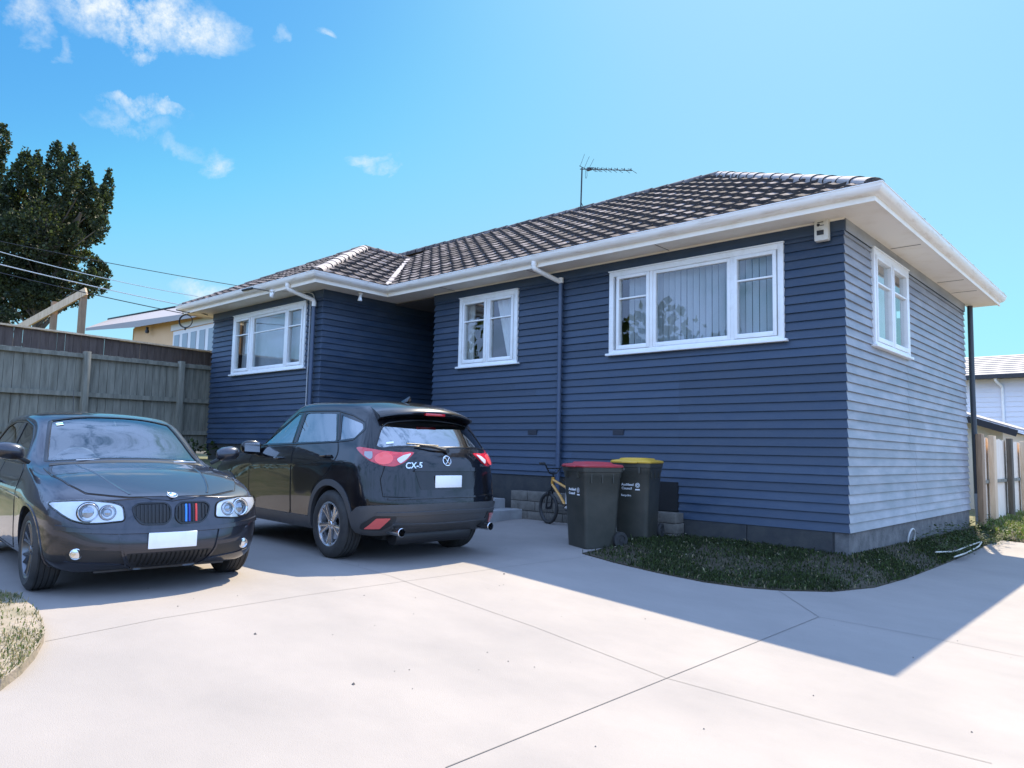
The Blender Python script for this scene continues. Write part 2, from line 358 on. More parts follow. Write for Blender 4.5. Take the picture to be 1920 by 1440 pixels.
b = MB(); sweepxy(b, [(-.035, SOF - .018), (0, SOF - .018), (0, SOF - .001), (-.035, SOF - .001)], [(.03, 6.53), (.03, -.03)]); sweepxy(b, [(0, SOF - .02), (.02, SOF - .02), (.02, SOF - .001), (0, SOF - .001)], [(.03, -.031), (-7.48, -.031)])
b.build('scotia', M['soffit'], house)
b = MB(); prof = [(.024, 4.235), (.024, 4.13)] + [(.024 + .105 * math.sin(t * math.pi / 2 / 6) , 4.225 - .105 * math.cos(t * math.pi / 2 / 6)) for t in range(7)] + [(.135, 4.225), (.135, 4.236), (.121, 4.236), (.121, 4.224)]
prof += [(.024 + .098 * math.sin(t * math.pi / 2 / 6), 4.222 - .098 * math.cos(t * math.pi / 2 / 6)) for t in range(6, -1, -1)][1:] + [(.030, 4.14), (.030, 4.235)]
sweepxy(b, prof, eave); b.build('gutter', M['gutter'], house, smooth=True, angle=50)
# roof tiles: every tile is modelled, then the sheet is cut along hips and valleys
TILE_P = [(0, .004), (.018, .022), (.045, .029), (.075, .022), (.10, .008), (.16, .002), (.22, .004), (.27, .012), (.298, .010), (.2985, .0)]
def roof_plane(O, u, run, tanp, L, clips, name='roof_slope'):
    """O eave corner, u along the eave, run = horizontal unit vector up the slope"""
    O, u, run = Vector(O), Vector(u), Vector(run); v = (run + Vector((0, 0, tanp))).normalized(); n = u.cross(v)
    if n.z < 0: n = -n
    H = 7.2; b = MB(); tw, cl = .30, .30; rnd = random.Random(int(abs(O.x * 100)) + 3)
    nc, nr = int(L / tw) + 1, int(H / cl) + 1
    for r in range(nr):
        off = (r % 2) * 0.0
        for c in range(-1, nc + 1):
            u0 = c * tw + off; j = rnd.uniform(-.004, .004); tl = rnd.uniform(-.003, .003); jj = rnd.uniform(-.010, .010)
            lo = [O + u * (u0 + a) + v * (r * cl + jj) + n * (h + .054 + j + tl * a / .3) for a, h in TILE_P]
            up = [O + u * (u0 + a) + v * ((r + 1) * cl + .03) + n * (h + .002 + j) for a, h in TILE_P]
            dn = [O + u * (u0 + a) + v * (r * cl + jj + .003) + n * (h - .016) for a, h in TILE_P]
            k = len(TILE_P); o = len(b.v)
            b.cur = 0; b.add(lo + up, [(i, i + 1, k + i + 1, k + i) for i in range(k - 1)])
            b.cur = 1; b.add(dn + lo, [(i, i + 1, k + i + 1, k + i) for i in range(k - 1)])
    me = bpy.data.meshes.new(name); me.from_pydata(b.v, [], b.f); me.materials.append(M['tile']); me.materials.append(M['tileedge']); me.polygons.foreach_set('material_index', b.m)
    bm = bmesh.new(); bm.from_mesh(me)
    for p, nn in clips:
        bmesh.ops.bisect_plane(bm, geom=list(bm.verts) + list(bm.edges) + list(bm.faces), plane_co=p, plane_no=nn, clear_outer=True, dist=1e-5)
    bm.to_mesh(me); bm.free(); return link(name, me, house)
T = .565; EZ = 4.215
cz = Vector((0, 0, 1))
def vplane(p, q, keep):
    """vertical cutting plane through p and q that keeps the side where point keep lies"""
    p, q, keep = Vector((*p, 0)), Vector((*q, 0)), Vector((*keep, 0)); nn = (q - p).cross(cz).normalized()
    if (keep - p).dot(nn) > 0: nn = -nn
    return p, nn
ridgeY = 3.25; apexR = (.56 - 3.81, 3.25)
roof_plane((-11.2, -.56, EZ), (1, 0, 0), (0, 1, 0), T, 11.8, [vplane((.56, -.56), apexR, (-5, 1)), vplane((-8.24, -.56), (-10.975, 2.175), (-5, 1)), vplane((-20, ridgeY), (5, ridgeY), (0, 0)), vplane((-10.975, -5), (-10.975, 5), (0, 0))])
roof_plane((.56, -.56, EZ), (0, 1, 0), (-1, 0, 0), T, 7.62, [vplane((.56, -.56), apexR, (.5, 3)), vplane((.56, 7.06), apexR, (.5, 3)), vplane((.56, 7.06), (9, 7.06), (0, 0))])
apexW = (-10.975, .82); TW = (2.735 * T) / (apexW[1] + 2.16)
roof_plane((-8.24, -2.16, EZ), (0, 1, 0), (-1, 0, 0), T, 4.6, [vplane((-8.24, -2.16), apexW, (-8.3, 2)), vplane((-8.24, -.56), (-10.975, 2.175), (-10.9, 0)), vplane((-10.975, -9), (-10.975, 9), (-8, 0))])
roof_plane((-13.71, -2.16, EZ), (1, 0, 0), (0, 1, 0), TW, 5.5, [vplane((-8.24, -2.16), apexW, (-11, -2)), vplane((-13.71, -2.16), apexW, (-11, -2))])
b = MB()   # the slopes turned away from the drive
zr, zw = EZ + 3.81 * T, EZ + 2.735 * T
b.add([(.56, 7.06, EZ), (-13.71, 7.06, EZ), (-12.6, ridgeY, zr), (apexR[0], ridgeY, zr)], [(0, 1, 2, 3)])
b.add([(-13.71, -2.16, EZ), (*apexW, zw), (-10.975, 2.175, zw), (-13.71, 2.175, EZ)], [(0, 1, 2, 3)])
b.add([(-13.71, 2.175, EZ), (-10.975, 2.175, zw), (-10.975, ridgeY, zr), (-12.6, ridgeY, zr), (-13.71, 7.06, EZ)], [(0, 1, 2), (0, 2, 3), (0, 3, 4)])
b.build('roof_slope', M['tile'], house, clean=False)
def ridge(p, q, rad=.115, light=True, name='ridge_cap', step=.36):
    p, q = Vector(p), Vector(q); d = (q - p); L = d.length; d.normalize(); side = d.cross(cz).normalized(); up = side.cross(d); b = MB(); n = int(L / step); rnd = random.Random(int(L * 10))
    for i in range(n + 1):
        a0, a1 = i * step, min(L, (i + 1) * step + .03); 
        if a1 <= a0: continue
        r0, r1 = rad + .012, rad - .008; jt = rnd.uniform(-.006, .006); rings = []
        for a, r in ((a0, r0), (a1, r1)):
            rings.append([p + d * a + side * (math.cos(t * math.pi / 8) * r) + up * (math.sin(t * math.pi / 8) * r * .55 - .005 + jt) for t in range(9)])
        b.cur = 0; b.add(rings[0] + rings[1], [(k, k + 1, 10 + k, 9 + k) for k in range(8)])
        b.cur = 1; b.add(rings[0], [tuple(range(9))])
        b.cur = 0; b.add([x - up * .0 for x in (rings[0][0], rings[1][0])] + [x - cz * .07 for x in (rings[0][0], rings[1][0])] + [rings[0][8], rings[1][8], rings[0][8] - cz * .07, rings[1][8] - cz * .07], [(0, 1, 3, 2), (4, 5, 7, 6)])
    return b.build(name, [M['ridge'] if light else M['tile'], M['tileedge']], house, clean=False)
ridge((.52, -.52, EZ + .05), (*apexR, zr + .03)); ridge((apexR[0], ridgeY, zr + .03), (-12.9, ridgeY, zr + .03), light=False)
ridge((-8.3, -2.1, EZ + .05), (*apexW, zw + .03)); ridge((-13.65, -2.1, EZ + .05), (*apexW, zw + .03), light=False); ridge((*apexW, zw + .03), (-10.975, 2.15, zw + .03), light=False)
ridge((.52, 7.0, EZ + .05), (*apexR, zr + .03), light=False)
b = MB(); b.beam((-8.2, -.6, EZ + .055), (-10.95, 2.15, zw + .06), .10, .012); b.build('valley_flashing', M['ridge'], house)

# ---------------------------------------------------------------- windows
def window(O, u, n, x0, x1, z0, z1, lights, covers, seed=0):
    """O wall origin; lights = (u0, u1, bar height or None, opening); covers drawn behind the glass"""
    O, u, n = Vector(O), Vector(u), Vector(n); rnd = random.Random(seed)
    def Mx(d=0): return Matrix(((u.x, n.x, 0, O.x), (u.y, n.y, 0, O.y), (0, 0, 1, 0), (0, 0, 0, 1)))
    X = Mx(); b = MB(); cw = .075
    bx = lambda b, a, c: b.box(a, c, X)
    bx(b, (x0, -.06, z0 - .01), (x0 + cw, .052, z1)); bx(b, (x1 - cw, -.06, z0 - .01), (x1, .052, z1)); bx(b, (x0 + cw, -.06, z1 - cw), (x1 - cw, .050, z1)); bx(b, (x0 + cw, -.06, z0 - .01), (x1 - cw, .046, z0 + .035))
    for (a, c) in zip(lights[:-1], lights[1:]): bx(b, (a[1], -.06, z0 + .035), (c[0], .044, z1 - cw))
    fr = b.build('window', M['white'], house, bevel=.004)
    b = MB(); bx(b, (x0 - .045, -.02, z0 - .045), (x1 + .045, .085, z0 - .011)); b.build('sill', M['white'], fr, bevel=.004)
    b = MB(); bx(b, (x0 - .01, .0, z1 + .001), (x1 + .01, .066, z1 + .016)); b.build('head_flashing', M['white'], fr)
    for (a, c, bar, opening) in lights:
        a += .004; c -= .004; t = .047; zb, zt = z0 + .04, z1 - cw - .004; d1 = .058 if opening else .036
        b = MB()
        bx(b, (a, -.03, zb), (a + t, d1, zt)); bx(b, (c - t, -.03, zb), (c, d1, zt)); bx(b, (a + t, -.03, zt - t), (c - t, d1 - .001, zt)); bx(b, (a + t, -.03, zb), (c - t, d1 - .001, zb + t * 1.3))
        if bar: bx(b, (a + t, -.02, bar - .012), (c - t, d1 - .012, bar + .012))
        b.build('sash', M['white'], fr, bevel=.003)
        b = MB(); bx(b, (a + t - .004, .004, zb + t), (c - t + .004, .008, zt - t + .004)); b.build('glass', M['glass'], fr)
    for kind, a, c, zt in covers:
        b = MB(); zb = z0 + .06; zt = z1 - .03 if zt is None else zt
        if kind == 'slats':
            x = a; k = 0
            while x < c:
                an = rnd.uniform(.10, .45); wv = .083
                b.add([X @ Vector(p) for p in ((x, -.13, zb), (x + wv * math.cos(an), -.13 - wv * math.sin(an), zb), (x + wv * math.cos(an), -.13 - wv * math.sin(an), zt), (x, -.13, zt))], [(0, 1, 2, 3)])
                x += .098; k += 1
            b.build('vertical_blind', M['blind'], fr, clean=False)
        else:
            pts = []; nseg = 40
            for i in range(nseg + 1):
                t = i / nseg; pts.append((t, -.12 + .025 * math.sin(t * 24 + seed)))
            rows = 7; vs = []
            for j in range(rows + 1):
                s = j / rows
                for t, d in pts:
                    if kind == 'tied': xx = a + (c - a) * (1 - (1 - t) * (1 - .55 * (1 - s)))
                    else: xx = a + (c - a) * t
                    vs.append(X @ Vector((xx, d, zb + (zt - zb) * s)))
            b.add(vs, [(j * (nseg + 1) + i, j * (nseg + 1) + i + 1, (j + 1) * (nseg + 1) + i + 1, (j + 1) * (nseg + 1) + i) for j in range(rows) for i in range(nseg)])
            b.build('curtain', M['curtain'], fr, smooth=True)
    return fr
window((0, 0, 0), (1, 0, 0), (0, -1, 0), *W1, [(-3.30, -2.72, 3.47, 1), (-2.67, -1.46, None, 0), (-1.41, -.82, 3.48, 1)], [('slats', -3.18, -.85, None)], 1)
window((0, 0, 0), (1, 0, 0), (0, -1, 0), *W2, [(-6.66, -6.06, 3.46, 1), (-6.01, -5.41, 3.46, 1)], [('curtain', -6.68, -6.50, None), ('tied', -5.95, -5.40, None)], 2)
window((0, -1.6, 0), (1, 0, 0), (0, -1, 0), *W3, [(-12.08, -11.44, 3.48, 1), (-11.36, -10.03, 3.48, 0), (-9.97, -9.41, 3.48, 1)], [('slats', -12.05, -9.45, None)], 3)
window((0, 0, 0), (0, 1, 0), (1, 0, 0), *W4, [(1.11, 1.83, 3.50, 1), (1.87, 2.59, 3.50, 1)], [('curtain', 1.1, 2.6, None)], 4)
b = MB(); b.box((-13.0, 2.9, .7), (-.2, 2.95, 4.05)); b.box((-3.95, .1, .7), (-3.9, 2.9, 4.05)); b.box((-13.1, .06, .80), (-.1, 6.4, .84)); b.box((-13.1, .06, 4.045), (-.1, 6.4, 4.06)); b.box((-13.1, -1.5, .80), (-8.9, .06, .84)); b.box((-13.1, -1.5, 4.045), (-8.9, .06, 4.06)); b.build('inner_wall', M['interior'], house)
# front door deep in the porch
b = MB(); b.box((-8.62, 1.33, .56), (-7.72, 1.37, 2.6)); d = b.build('door', mat('dark_door', (.03, .035, .05), .4), house, bevel=.004)
b = MB(); b.tube([(-7.83, 1.33, 1.55), (-7.83, 1.27, 1.55), (-7.95, 1.27, 1.55)], .012); b.build('handle', M['chrome'], d, smooth=True)
# ---------------------------------------------------------------- downpipes, cables, vents
def downpipe(x, y, ye, zbot, zjoin=3.83):
    b = MB(); b.tube(bend([(x - .16, ye, 4.12), (x - .16, ye, 4.03), (x, y, 3.88), (x, y, zjoin - .02)], .05), .039, 14); b.tube([(x, y, zjoin + .05), (x, y, zjoin - .035)], .044, 14); b.tube([(x - .16, ye, 4.14), (x - .16, ye, 4.08)], .046, 14)
    p = b.build('downpipe', M['gutter'], house, smooth=True)
    b = MB(); b.tube([(x, y, zjoin - .036), (x, y, zbot)], .037, 14)
    q = b.build('lower_pipe', M['navypipe'], p, smooth=True)
    for z in (3.0, 1.75, 1.12):
        b = MB(); b.lathe([(.039, -.012), (.043, -.012), (.043, .012), (.039, .012)], 14, Matrix.Translation((x, y, z))); b.build('bracket', M['navypipe'], p)
downpipe(-4.36, -.075, -.56, .3, 3.90); downpipe(-8.98, -1.69, -2.16, .6, 3.80)
b = MB(); b.tube(bend([(.10, 6.62, 4.05), (.10, 6.60, 2.4), (.115, 6.60, .55)], .1), .047, 14); p = b.build('downpipe', mat('dark_grey_pipe', (.045, .05, .058), .4), house, smooth=True)
b = MB(); b.tube([(.115, 6.60, .56), (.125, 6.60, .22), (.135, 6.56, -.12)], .053, 14); b.build('lower_pipe', mat('grey_pvc', (.30, .31, .32), .5), p, smooth=True)
M['conduit'] = mat('grey_conduit', (.55, .54, .53), .5)
for xx, top in ((-9.17, 3.95), (-9.03, 4.02)):
    b = MB(); pts = [(xx, -1.645, .9), (xx, -1.645, 3.75), (xx + (.0 if xx < -9.1 else -.02), -1.66, top)]
    if xx > -9.1: pts += [(-9.2, -1.72, 4.06), (-9.6, -2.0, 4.08)]
    b.tube(bend(pts, .08), .0105, 8); b.build('conduit', M['conduit'], house, smooth=True)
for x0 in (-3.35, -5.04):
    b = MB()
    for i in range(6): b.box((x0, -.034, 1.425 + i * .012), (x0 + .18, -.016, 1.431 + i * .012))
    b.box((x0 - .005, -.030, 1.42), (x0 + .185, -.014, 1.50)); b.build('air_vent', M['vent'], house)
# porch landing and steps rising to the left
M['stepc'] = mat('step_concrete', (.36, .36, .36), .85, col2=(.28, .28, .28), nscale=4, bump=.3, bscale=50)
st = thing('porch_steps', (-5.0, -.9, .0), 0, 'three grey concrete steps beside the house between the SUV and the bicycle', 'steps')
for i, (xa, z, ya) in enumerate(((-4.95, .22, -.22), (-5.32, .37, -.24), (-5.70, .52, -.26))):
    b = MB(); xb = (-5.32, -5.70, -8.75)[i]; b.box((xb + 5.0, -1.7 + .9, -.2), (xa + 5.0, ya + .9, z)); b.build('step', M['stepc'], st, bevel=.012)
M['block'] = mat('grey_concrete_block', (.115, .105, .09), .95, col2=(.18, .16, .135), nscale=7, bump=.7, bscale=40)
def blockwall(name, label, xs, z0, rows, y0, y1, bw=.40, bh=.145):
    t = thing(name, (xs[0], y1, z0), 0, label, 'retaining wall'); r = 0
    for j in range(rows):
        x = xs[0] + (.0 if j % 2 == 0 else -.2)
        while x < xs[1] - .02:
            a, c = max(x, xs[0]), min(x + bw - .008, xs[1]); b = MB()
            if c - a > .03: b.box((a - xs[0], y0 - y1, j * bh), (c - xs[0], 0, j * bh + bh - .007)); b.build('block', M['block'], t, bevel=.008)
            x += bw
    return t
blockwall('retaining_wall', 'low grey block retaining wall behind the small bicycle', (-5.20, -3.3), .05, 3, -.24, -.05, .36, .155)
blockwall('block_stack', 'short stack of grey blocks against the house right of the yellow-lidded bin', (-2.62, -2.14), -.06, 3, -.28, -.06, .48, .14)
# ---------------------------------------------------------------- small fixtures on the house
ab = thing('alarm_box', (-.225, -.03, 3.82), 0, 'weathered white alarm box with a dark square high on the front wall corner', 'alarm box')
b = MB(); b.box((-.085, -.09, 0), (.085, 0, .27)); b.build('casing', mat('weathered_white_plastic', (.72, .70, .64), .5, col2=(.5, .47, .4), nscale=14, lo=.55, hi=.8), ab, bevel=.012)
b = MB(); b.box((-.05, -.096, .07), (.035, -.088, .13)); b.build('lens_panel', M['blackplastic'], ab, bevel=.004)
b = MB(); b.lathe([(.0, .022), (.012, .018), (.02, 0)], 12, Matrix.Translation((-.03, -.09, .20)) @ Matrix.Rotation(R(90), 4, 'X')); b.build('sensor_eye', M['blackplastic'], ab, smooth=True)
b = MB(); b.box((-.04, -.093, .225), (.03, -.089, .235)); b.box((-.01, -.093, .185), (.04, -.089, .192)); b.build('faded_print', M['blackplastic'], ab)
def soffit_light(loc, label, two=False):
    t = thing('sensor_light', loc, 0, label, 'light')
    b = MB(); b.lathe([(0, 0), (.045, 0), (.045, -.03), (.02, -.045), (.02, -.08)], 14); b.build('mount', M['white'], t, smooth=True)
    for s in ((-1, 1) if two else (0,)):
        Mx = Matrix.Translation((s * .05, -.01, -.07)) @ Matrix.Rotation(s * .8, 4, 'Y')
        b = MB(); b.lathe([(.02, .01), (.03, -.03), (.045, -.07), (.04, -.085), (0, -.09)], 14, Mx); b.build('lamp_head', M['white'], t, smooth=True)
    return t
soffit_light((-8.42, -1.05, SOF - .02), 'small white lamp hanging under the soffit over the dark porch recess')
soffit_light((-9.72, -2.13, SOF + .02), 'twin-headed sensor light under the gutter above the far window', True)
# aerial on the ridge
an = thing('tv_antenna', (-6.4, 3.1, zr - .1), 0, 'rooftop television aerial on a thin mast with a comb of short rods', 'antenna')
b = MB(); b.tube([(0, 0, 0), (.02, 0, 1.0)], .016, 8); b.build('mast', M['darkmetal'], an, smooth=True)
b = MB(); b.tube([(-.03, 0, .98), (1.33, -.05, .60 + .0)], .010, 6)
bd = b.build('boom', M['darkmetal'], an)
for t in [.22, .25, .31, .345, .43, .52, .62, .73, .86, .98]:
    b = MB(); x = -.03 + 1.36 * t; z = .98 - .38 * t; b.tube([(x, -.16, z + .0), (x, -.05 * t, z + .015), (x, .16, z)], .005, 5); b.tube([(x, -.05 * t, z - .01), (x, -.05 * t, z + .045)], .008, 5); b.build('element', M['darkmetal'], an)
b = MB()
for s in (-.14, 0, .14): b.tube([(.07, s, .96), (.21, s * 1.2, 1.20)], .004, 5)
b.tube([(.07, -.16, .98), (.07, .16, .98)], .006, 5); b.box((.16, -.03, .89), (.26, .03, .94)); b.build('reflector', M['darkmetal'], an)
b = MB(); b.tube(bend([(.12, 0, .93), (.11, 0, .78), (.13, 0, .72), (.16, 0, .78), (.15, 0, .91)], .04), .004, 5); b.build('cable', M['rubber'], an)
b = MB(); b.tube([(.005, 0, .24), (.12, 0, .02)], .008, 5); b.build('stay', M['darkmetal'], an)
# ================================================================ ground
M['conc'] = mat('broomed_concrete', (.272, .244, .225), .8, col2=(.212, .194, .182), nscale=.8, bump=.3, bscale=140, stretch=(1, 1.4, 1), rvar=.05, lo=.36, hi=.86, detail=9)
M['soil'] = mat('dark_soil', (.036, .029, .018), .95, col2=(.060, .047, .028), nscale=5, bump=.8, bscale=25)
M['lawn'] = mat('dry_lawn_earth', (.16, .145, .08), .95, col2=(.07, .085, .03), nscale=3, bump=.8, bscale=25)
M['joint'] = mat('saw_cut', (.155, .139, .128), .9)
def sheet(name, x0, x1, y0, y1, step, zf, m, mask=None):
    xs = np.arange(x0, x1 + step * .5, step); ys = np.arange(y0, y1 + step * .5, step); b = MB(); nx = len(xs)
    vs = [(x, y, zf(x, y)) for y in ys for x in xs]; fs = []
    for j in range(len(ys) - 1):
        for i in range(nx - 1):
            if mask is None or mask((xs[i] + xs[i + 1]) / 2, (ys[j] + ys[j + 1]) / 2): fs.append((j * nx + i, j * nx + i + 1, (j + 1) * nx + i + 1, (j + 1) * nx + i))
    b.add(vs, fs); return b.build(name, m, None, smooth=True, clean=False)
o = sheet('ground', -26, 26, -26, 30, .8, lambda x, y: gz(x, y) - .10, M['lawn']); tag(o, kind='structure')
b = MB()
for s in range(4):   # far ground out to the horizon
    a = [(-600, -600), (600, -600), (600, 600), (-600, 600)]; c = [(-26, -26), (26, -26), (26, 30), (-26, 30)]
    b.quad((*a[s], -.6), (*a[(s + 1) % 4], -.6), (*c[(s + 1) % 4], gz(*c[(s + 1) % 4]) - .10), (*c[s], gz(*c[s]) - .10))
tag(b.build('terrain', M['lawn'], clean=False), kind='structure')
def gpx(px, py):
    """point of the sloping ground seen at a pixel of the photograph"""
    z = 0
    for _ in range(30): p = px2(px, py, 2, z); z = .5 * z + .5 * gz(p.x, p.y)
    return p
# driveway outline: along the house bed, back past the house, and round the near side
bed = [gpx(*p) for p in ((1092, 1042), (1150, 1055), (1230, 1074), (1320, 1092), (1400, 1103), (1470, 1108), (1560, 1110), (1640, 1102), (1700, 1085), (1760, 1062), (1810, 1042), (1835, 1030), (1850, 1022), (1880, 1013))]
BED = [(p.x, p.y) for p in bed]; BED = [(-2.3, -2.15)] + BED[1:] 
patch = [gpx(*p) for p in ((0, 1125), (30, 1130), (62, 1152), (80, 1180), (82, 1205), (66, 1235), (40, 1265), (0, 1296))]
PATCH = [(p.x, p.y) for p in patch]
def inpoly(x, y, poly):
    c = False; j = len(poly) - 1
    for i in range(len(poly)):
        if (poly[i][1] > y) != (poly[j][1] > y) and x < (poly[j][0] - poly[i][0]) * (y - poly[i][1]) / (poly[j][1] - poly[i][1]) + poly[i][0]: c = not c
        j = i
    return c
BEDPOLY = [(-2.3, 0.2)] + BED + [(1.15, 6.2), (1.3, 9), (1.45, 18), (.1, 18), (.1, 6), (0, .2)]
PATCHPOLY = PATCH + [(-2.2, -9.6), (-6, -9.8), (-9, -8.6), (-6, -7.9)]
drive = [(-8.6, .3), (-2.3, .3)] + BED + [(1.15, 6.2), (1.3, 9), (1.45, 18), (9, 18), (9, -14), (-9.5, -14), (-9.5, -8.75)]
hole = PATCHPOLY
# tessellate the driveway: fine grid clipped by the outlines
def surface_from_poly(name, poly, holes, zf, m, step=.5, edge=.12):
    from mathutils.geometry import delaunay_2d_cdt
    pts = []; edges = []
    def addloop(lp):
        o = len(pts); dense = []
        for i in range(len(lp)):
            a, c = Vector(lp[i]), Vector(lp[(i + 1) % len(lp)]); k = max(1, int((c - a).length / step))
            for j in range(k): dense.append(a + (c - a) * j / k)
        pts.extend(dense); n = len(dense); edges.extend((o + i, o + (i + 1) % n) for i in range(n)); return dense
    loops = [addloop(poly)] + [addloop(h) for h in holes]
    xs = [p[0] for p in poly]; ys = [p[1] for p in poly]
    for x in np.arange(min(xs), max(xs), step):
        for y in np.arange(min(ys), max(ys), step):
            if inpoly(x, y, poly) and not any(inpoly(x, y, h) for h in holes): pts.append(Vector((x, y)))
    vo, eo, fo, _, _, _ = delaunay_2d_cdt(pts, edges, [], 0, 1e-4); fs = []
    for f in fo:
        cx = sum(vo[i].x for i in f) / len(f); cy = sum(vo[i].y for i in f) / len(f)
        if inpoly(cx, cy, poly) and not any(inpoly(cx, cy, h) for h in holes): fs.append(tuple(f))
    b = MB(); b.add([(v.x, v.y, zf(v.x, v.y)) for v in vo], fs)
    for lp in loops:
        n = len(lp)
        for i in range(n):
            a, c = lp[i], lp[(i + 1) % n]; b.quad((a.x, a.y, zf(a.x, a.y)), (c.x, c.y, zf(c.x, c.y)), (c.x, c.y, zf(c.x, c.y) - edge), (a.x, a.y, zf(a.x, a.y) - edge))
    return b.build(name, m, None, clean=False)
dv = tag(surface_from_poly('driveway', drive, [hole], gz, M['conc']), kind='structure')
b = MB()
def jline(pxs, w=.008):
    P = [gpx(*p) for p in pxs]
    for a, c in zip(P[:-1], P[1:]):
        k = max(1, int((c - a).length / .25)); s = Vector((-(c - a).y, (c - a).x, 0)).normalized() * w / 2
        for i in range(k):
            p, q = a + (c - a) * i / k, a + (c - a) * (i + 1) / k
            p = Vector((p.x, p.y, gz(p.x, p.y) + .003)); q = Vector((q.x, q.y, gz(q.x, q.y) + .003)); b.quad(p - s, q - s, q + s, p + s)
jline([(1460, 1108), (1535, 1157), (1250, 1272), (835, 1440)], .006); jline([(1535, 1157), (1740, 1195), (1920, 1232)], .005)
jline([(85, 1203), (300, 1160), (560, 1118), (760, 1090), (1010, 1055), (1100, 1043)], .0045); jline([(640, 1055), (780, 1098), (1000, 1175), (1250, 1272), (1500, 1340), (1860, 1432)], .0045)
b.build('saw_cut', M['joint'], dv, clean=False)
# weedy bed round the house corner
BEDL = BED + [(1.15, 6.2), (1.3, 9), (1.45, 18)]
def segd(x, y, a, c):
    ax, ay, cx, cy = *a, *c; dx, dy = cx - ax, cy - ay; t = max(0, min(1, ((x - ax) * dx + (y - ay) * dy) / (dx * dx + dy * dy + 1e-9))); return math.hypot(x - ax - t * dx, y - ay - t * dy)
def bedz(x, y):
    dw = max(0., -y) if x < 0 else (math.hypot(x, y) if y < 0 else x)
    db = min(segd(x, y, a, c) for a, c in zip(BEDL[:-1], BEDL[1:])); d = dw / (dw + db + 1e-6)
    return gz(x, y) * d + (.035 + gz(x, y) * .15) * (1 - d) + .03 * math.sin(x * 5.1) * math.sin(y * 4.3) * (1 - d) * d * 4 + .012
bp = surface_from_poly('garden_bed', BEDPOLY, [], bedz, M['soil'], .25, .1); tag(bp, kind='structure')
pz = lambda x, y: gz(x, y) + .055
pp = surface_from_poly('verge', PATCHPOLY, [], pz, mat('dry_verge_earth', (.30, .245, .195), .95, col2=(.19, .165, .11), nscale=6, bump=.9, bscale=30), .3, .1); tag(pp, kind='structure')
def blades(name, poly, zf, n, hts, cols, seed, lean=.5, w=.006, dens=None, kind='stuff', label=None):
    rnd = np.random.RandomState(seed); xs = [p[0] for p in poly]; ys = [p[1] for p in poly]; V = []; F = []; MI = []; k = 0
    while k < n:
        x, y = rnd.uniform(min(xs), max(xs)), rnd.uniform(min(ys), max(ys))
        if not inpoly(x, y, poly): continue
        if dens is not None and rnd.rand() > dens(x, y): continue
        z = zf(x, y); h = rnd.uniform(*hts) * (1.6 if rnd.rand() < .06 else 1); a = rnd.uniform(0, 6.283); l = rnd.uniform(0, lean) * h; a2 = rnd.uniform(0, 6.283); ww = w * rnd.uniform(.6, 1.6)
        cx, cy = math.cos(a) * ww, math.sin(a) * ww; lx, ly = math.cos(a2) * l, math.sin(a2) * l; o = len(V)
        V += [(x - cx, y - cy, z - .01), (x + cx, y + cy, z - .01), (x + cx * .7 + lx * .4, y + cy * .7 + ly * .4, z + h * .6), (x - cx * .7 + lx * .4, y - cy * .7 + ly * .4, z + h * .6), (x + lx, y + ly, z + h * (1 - .25 * lean))]
        F += [(o, o + 1, o + 2, o + 3), (o + 3, o + 2, o + 4)]; mi = rnd.choice(len(cols), p=[c[1] for c in cols]); MI += [mi, mi]; k += 1
    me = bpy.data.meshes.new(name); me.from_pydata(V, [], F)
    for c in cols: me.materials.append(c[0])
    me.polygons.foreach_set('material_index', MI); o = link(name, me); tag(o, label, None, None, kind); return o
def leafm(name, col, col2=None, tr=.25):
    m = bpy.data.materials.new(name); m.use_nodes = True; n, l = m.node_tree.nodes, m.node_tree.links; p = n['Principled BSDF']; p.inputs['Roughness'].default_value = .6; p.inputs['Base Color'].default_value = (*col, 1); p.inputs['Specular IOR Level'].default_value = .25
    if col2:
        g = n.new('ShaderNodeNewGeometry'); mx = n.new('ShaderNodeMix'); mx.data_type = 'RGBA'; mx.inputs['A'].default_value = (*col, 1); mx.inputs['B'].default_value = (*col2, 1); l.new(g.outputs['Random Per Island'], mx.inputs['Factor']); l.new(mx.outputs['Result'], p.inputs['Base Color'])
    t = n.new('ShaderNodeBsdfTranslucent'); t.inputs[0].default_value = (col[0] * 1.6, col[1] * 1.7, col[2], 1); x = n.new('ShaderNodeMixShader'); x.inputs[0].default_value = tr
    l.new(p.outputs[0], x.inputs[1]); l.new(t.outputs[0], x.inputs[2]); l.new(x.outputs[0], n['Material Output'].inputs[0]); return m
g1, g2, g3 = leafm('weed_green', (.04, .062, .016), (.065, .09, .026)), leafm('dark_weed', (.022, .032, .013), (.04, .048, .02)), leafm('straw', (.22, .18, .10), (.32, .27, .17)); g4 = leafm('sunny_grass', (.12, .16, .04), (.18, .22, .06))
blades('grass', BEDPOLY[:-6] + [(1.1, 6.0), (.15, 6.4), (.03, 0), (-2.3, -.05)], bedz, 26000, (.012, .055), [(g1, .36), (g2, .61), (g3, .03)], 3, 1.2, .006, dens=lambda x, y: .25 + .75 * smooth01(.5 + 1.2 * math.sin(x * 2.7 + 1) * math.sin(y * 3.1 + x)), label='short weedy grass growing around the house corner')
blades('grass', [(.15, 6.4), (1.12, 6.1), (1.5, 18), (.1, 18)], bedz, 9000, (.03, .12), [(g4, .8), (g3, .2)], 4, 1.0, .010, label='sunlit grass strip along the timber fence')
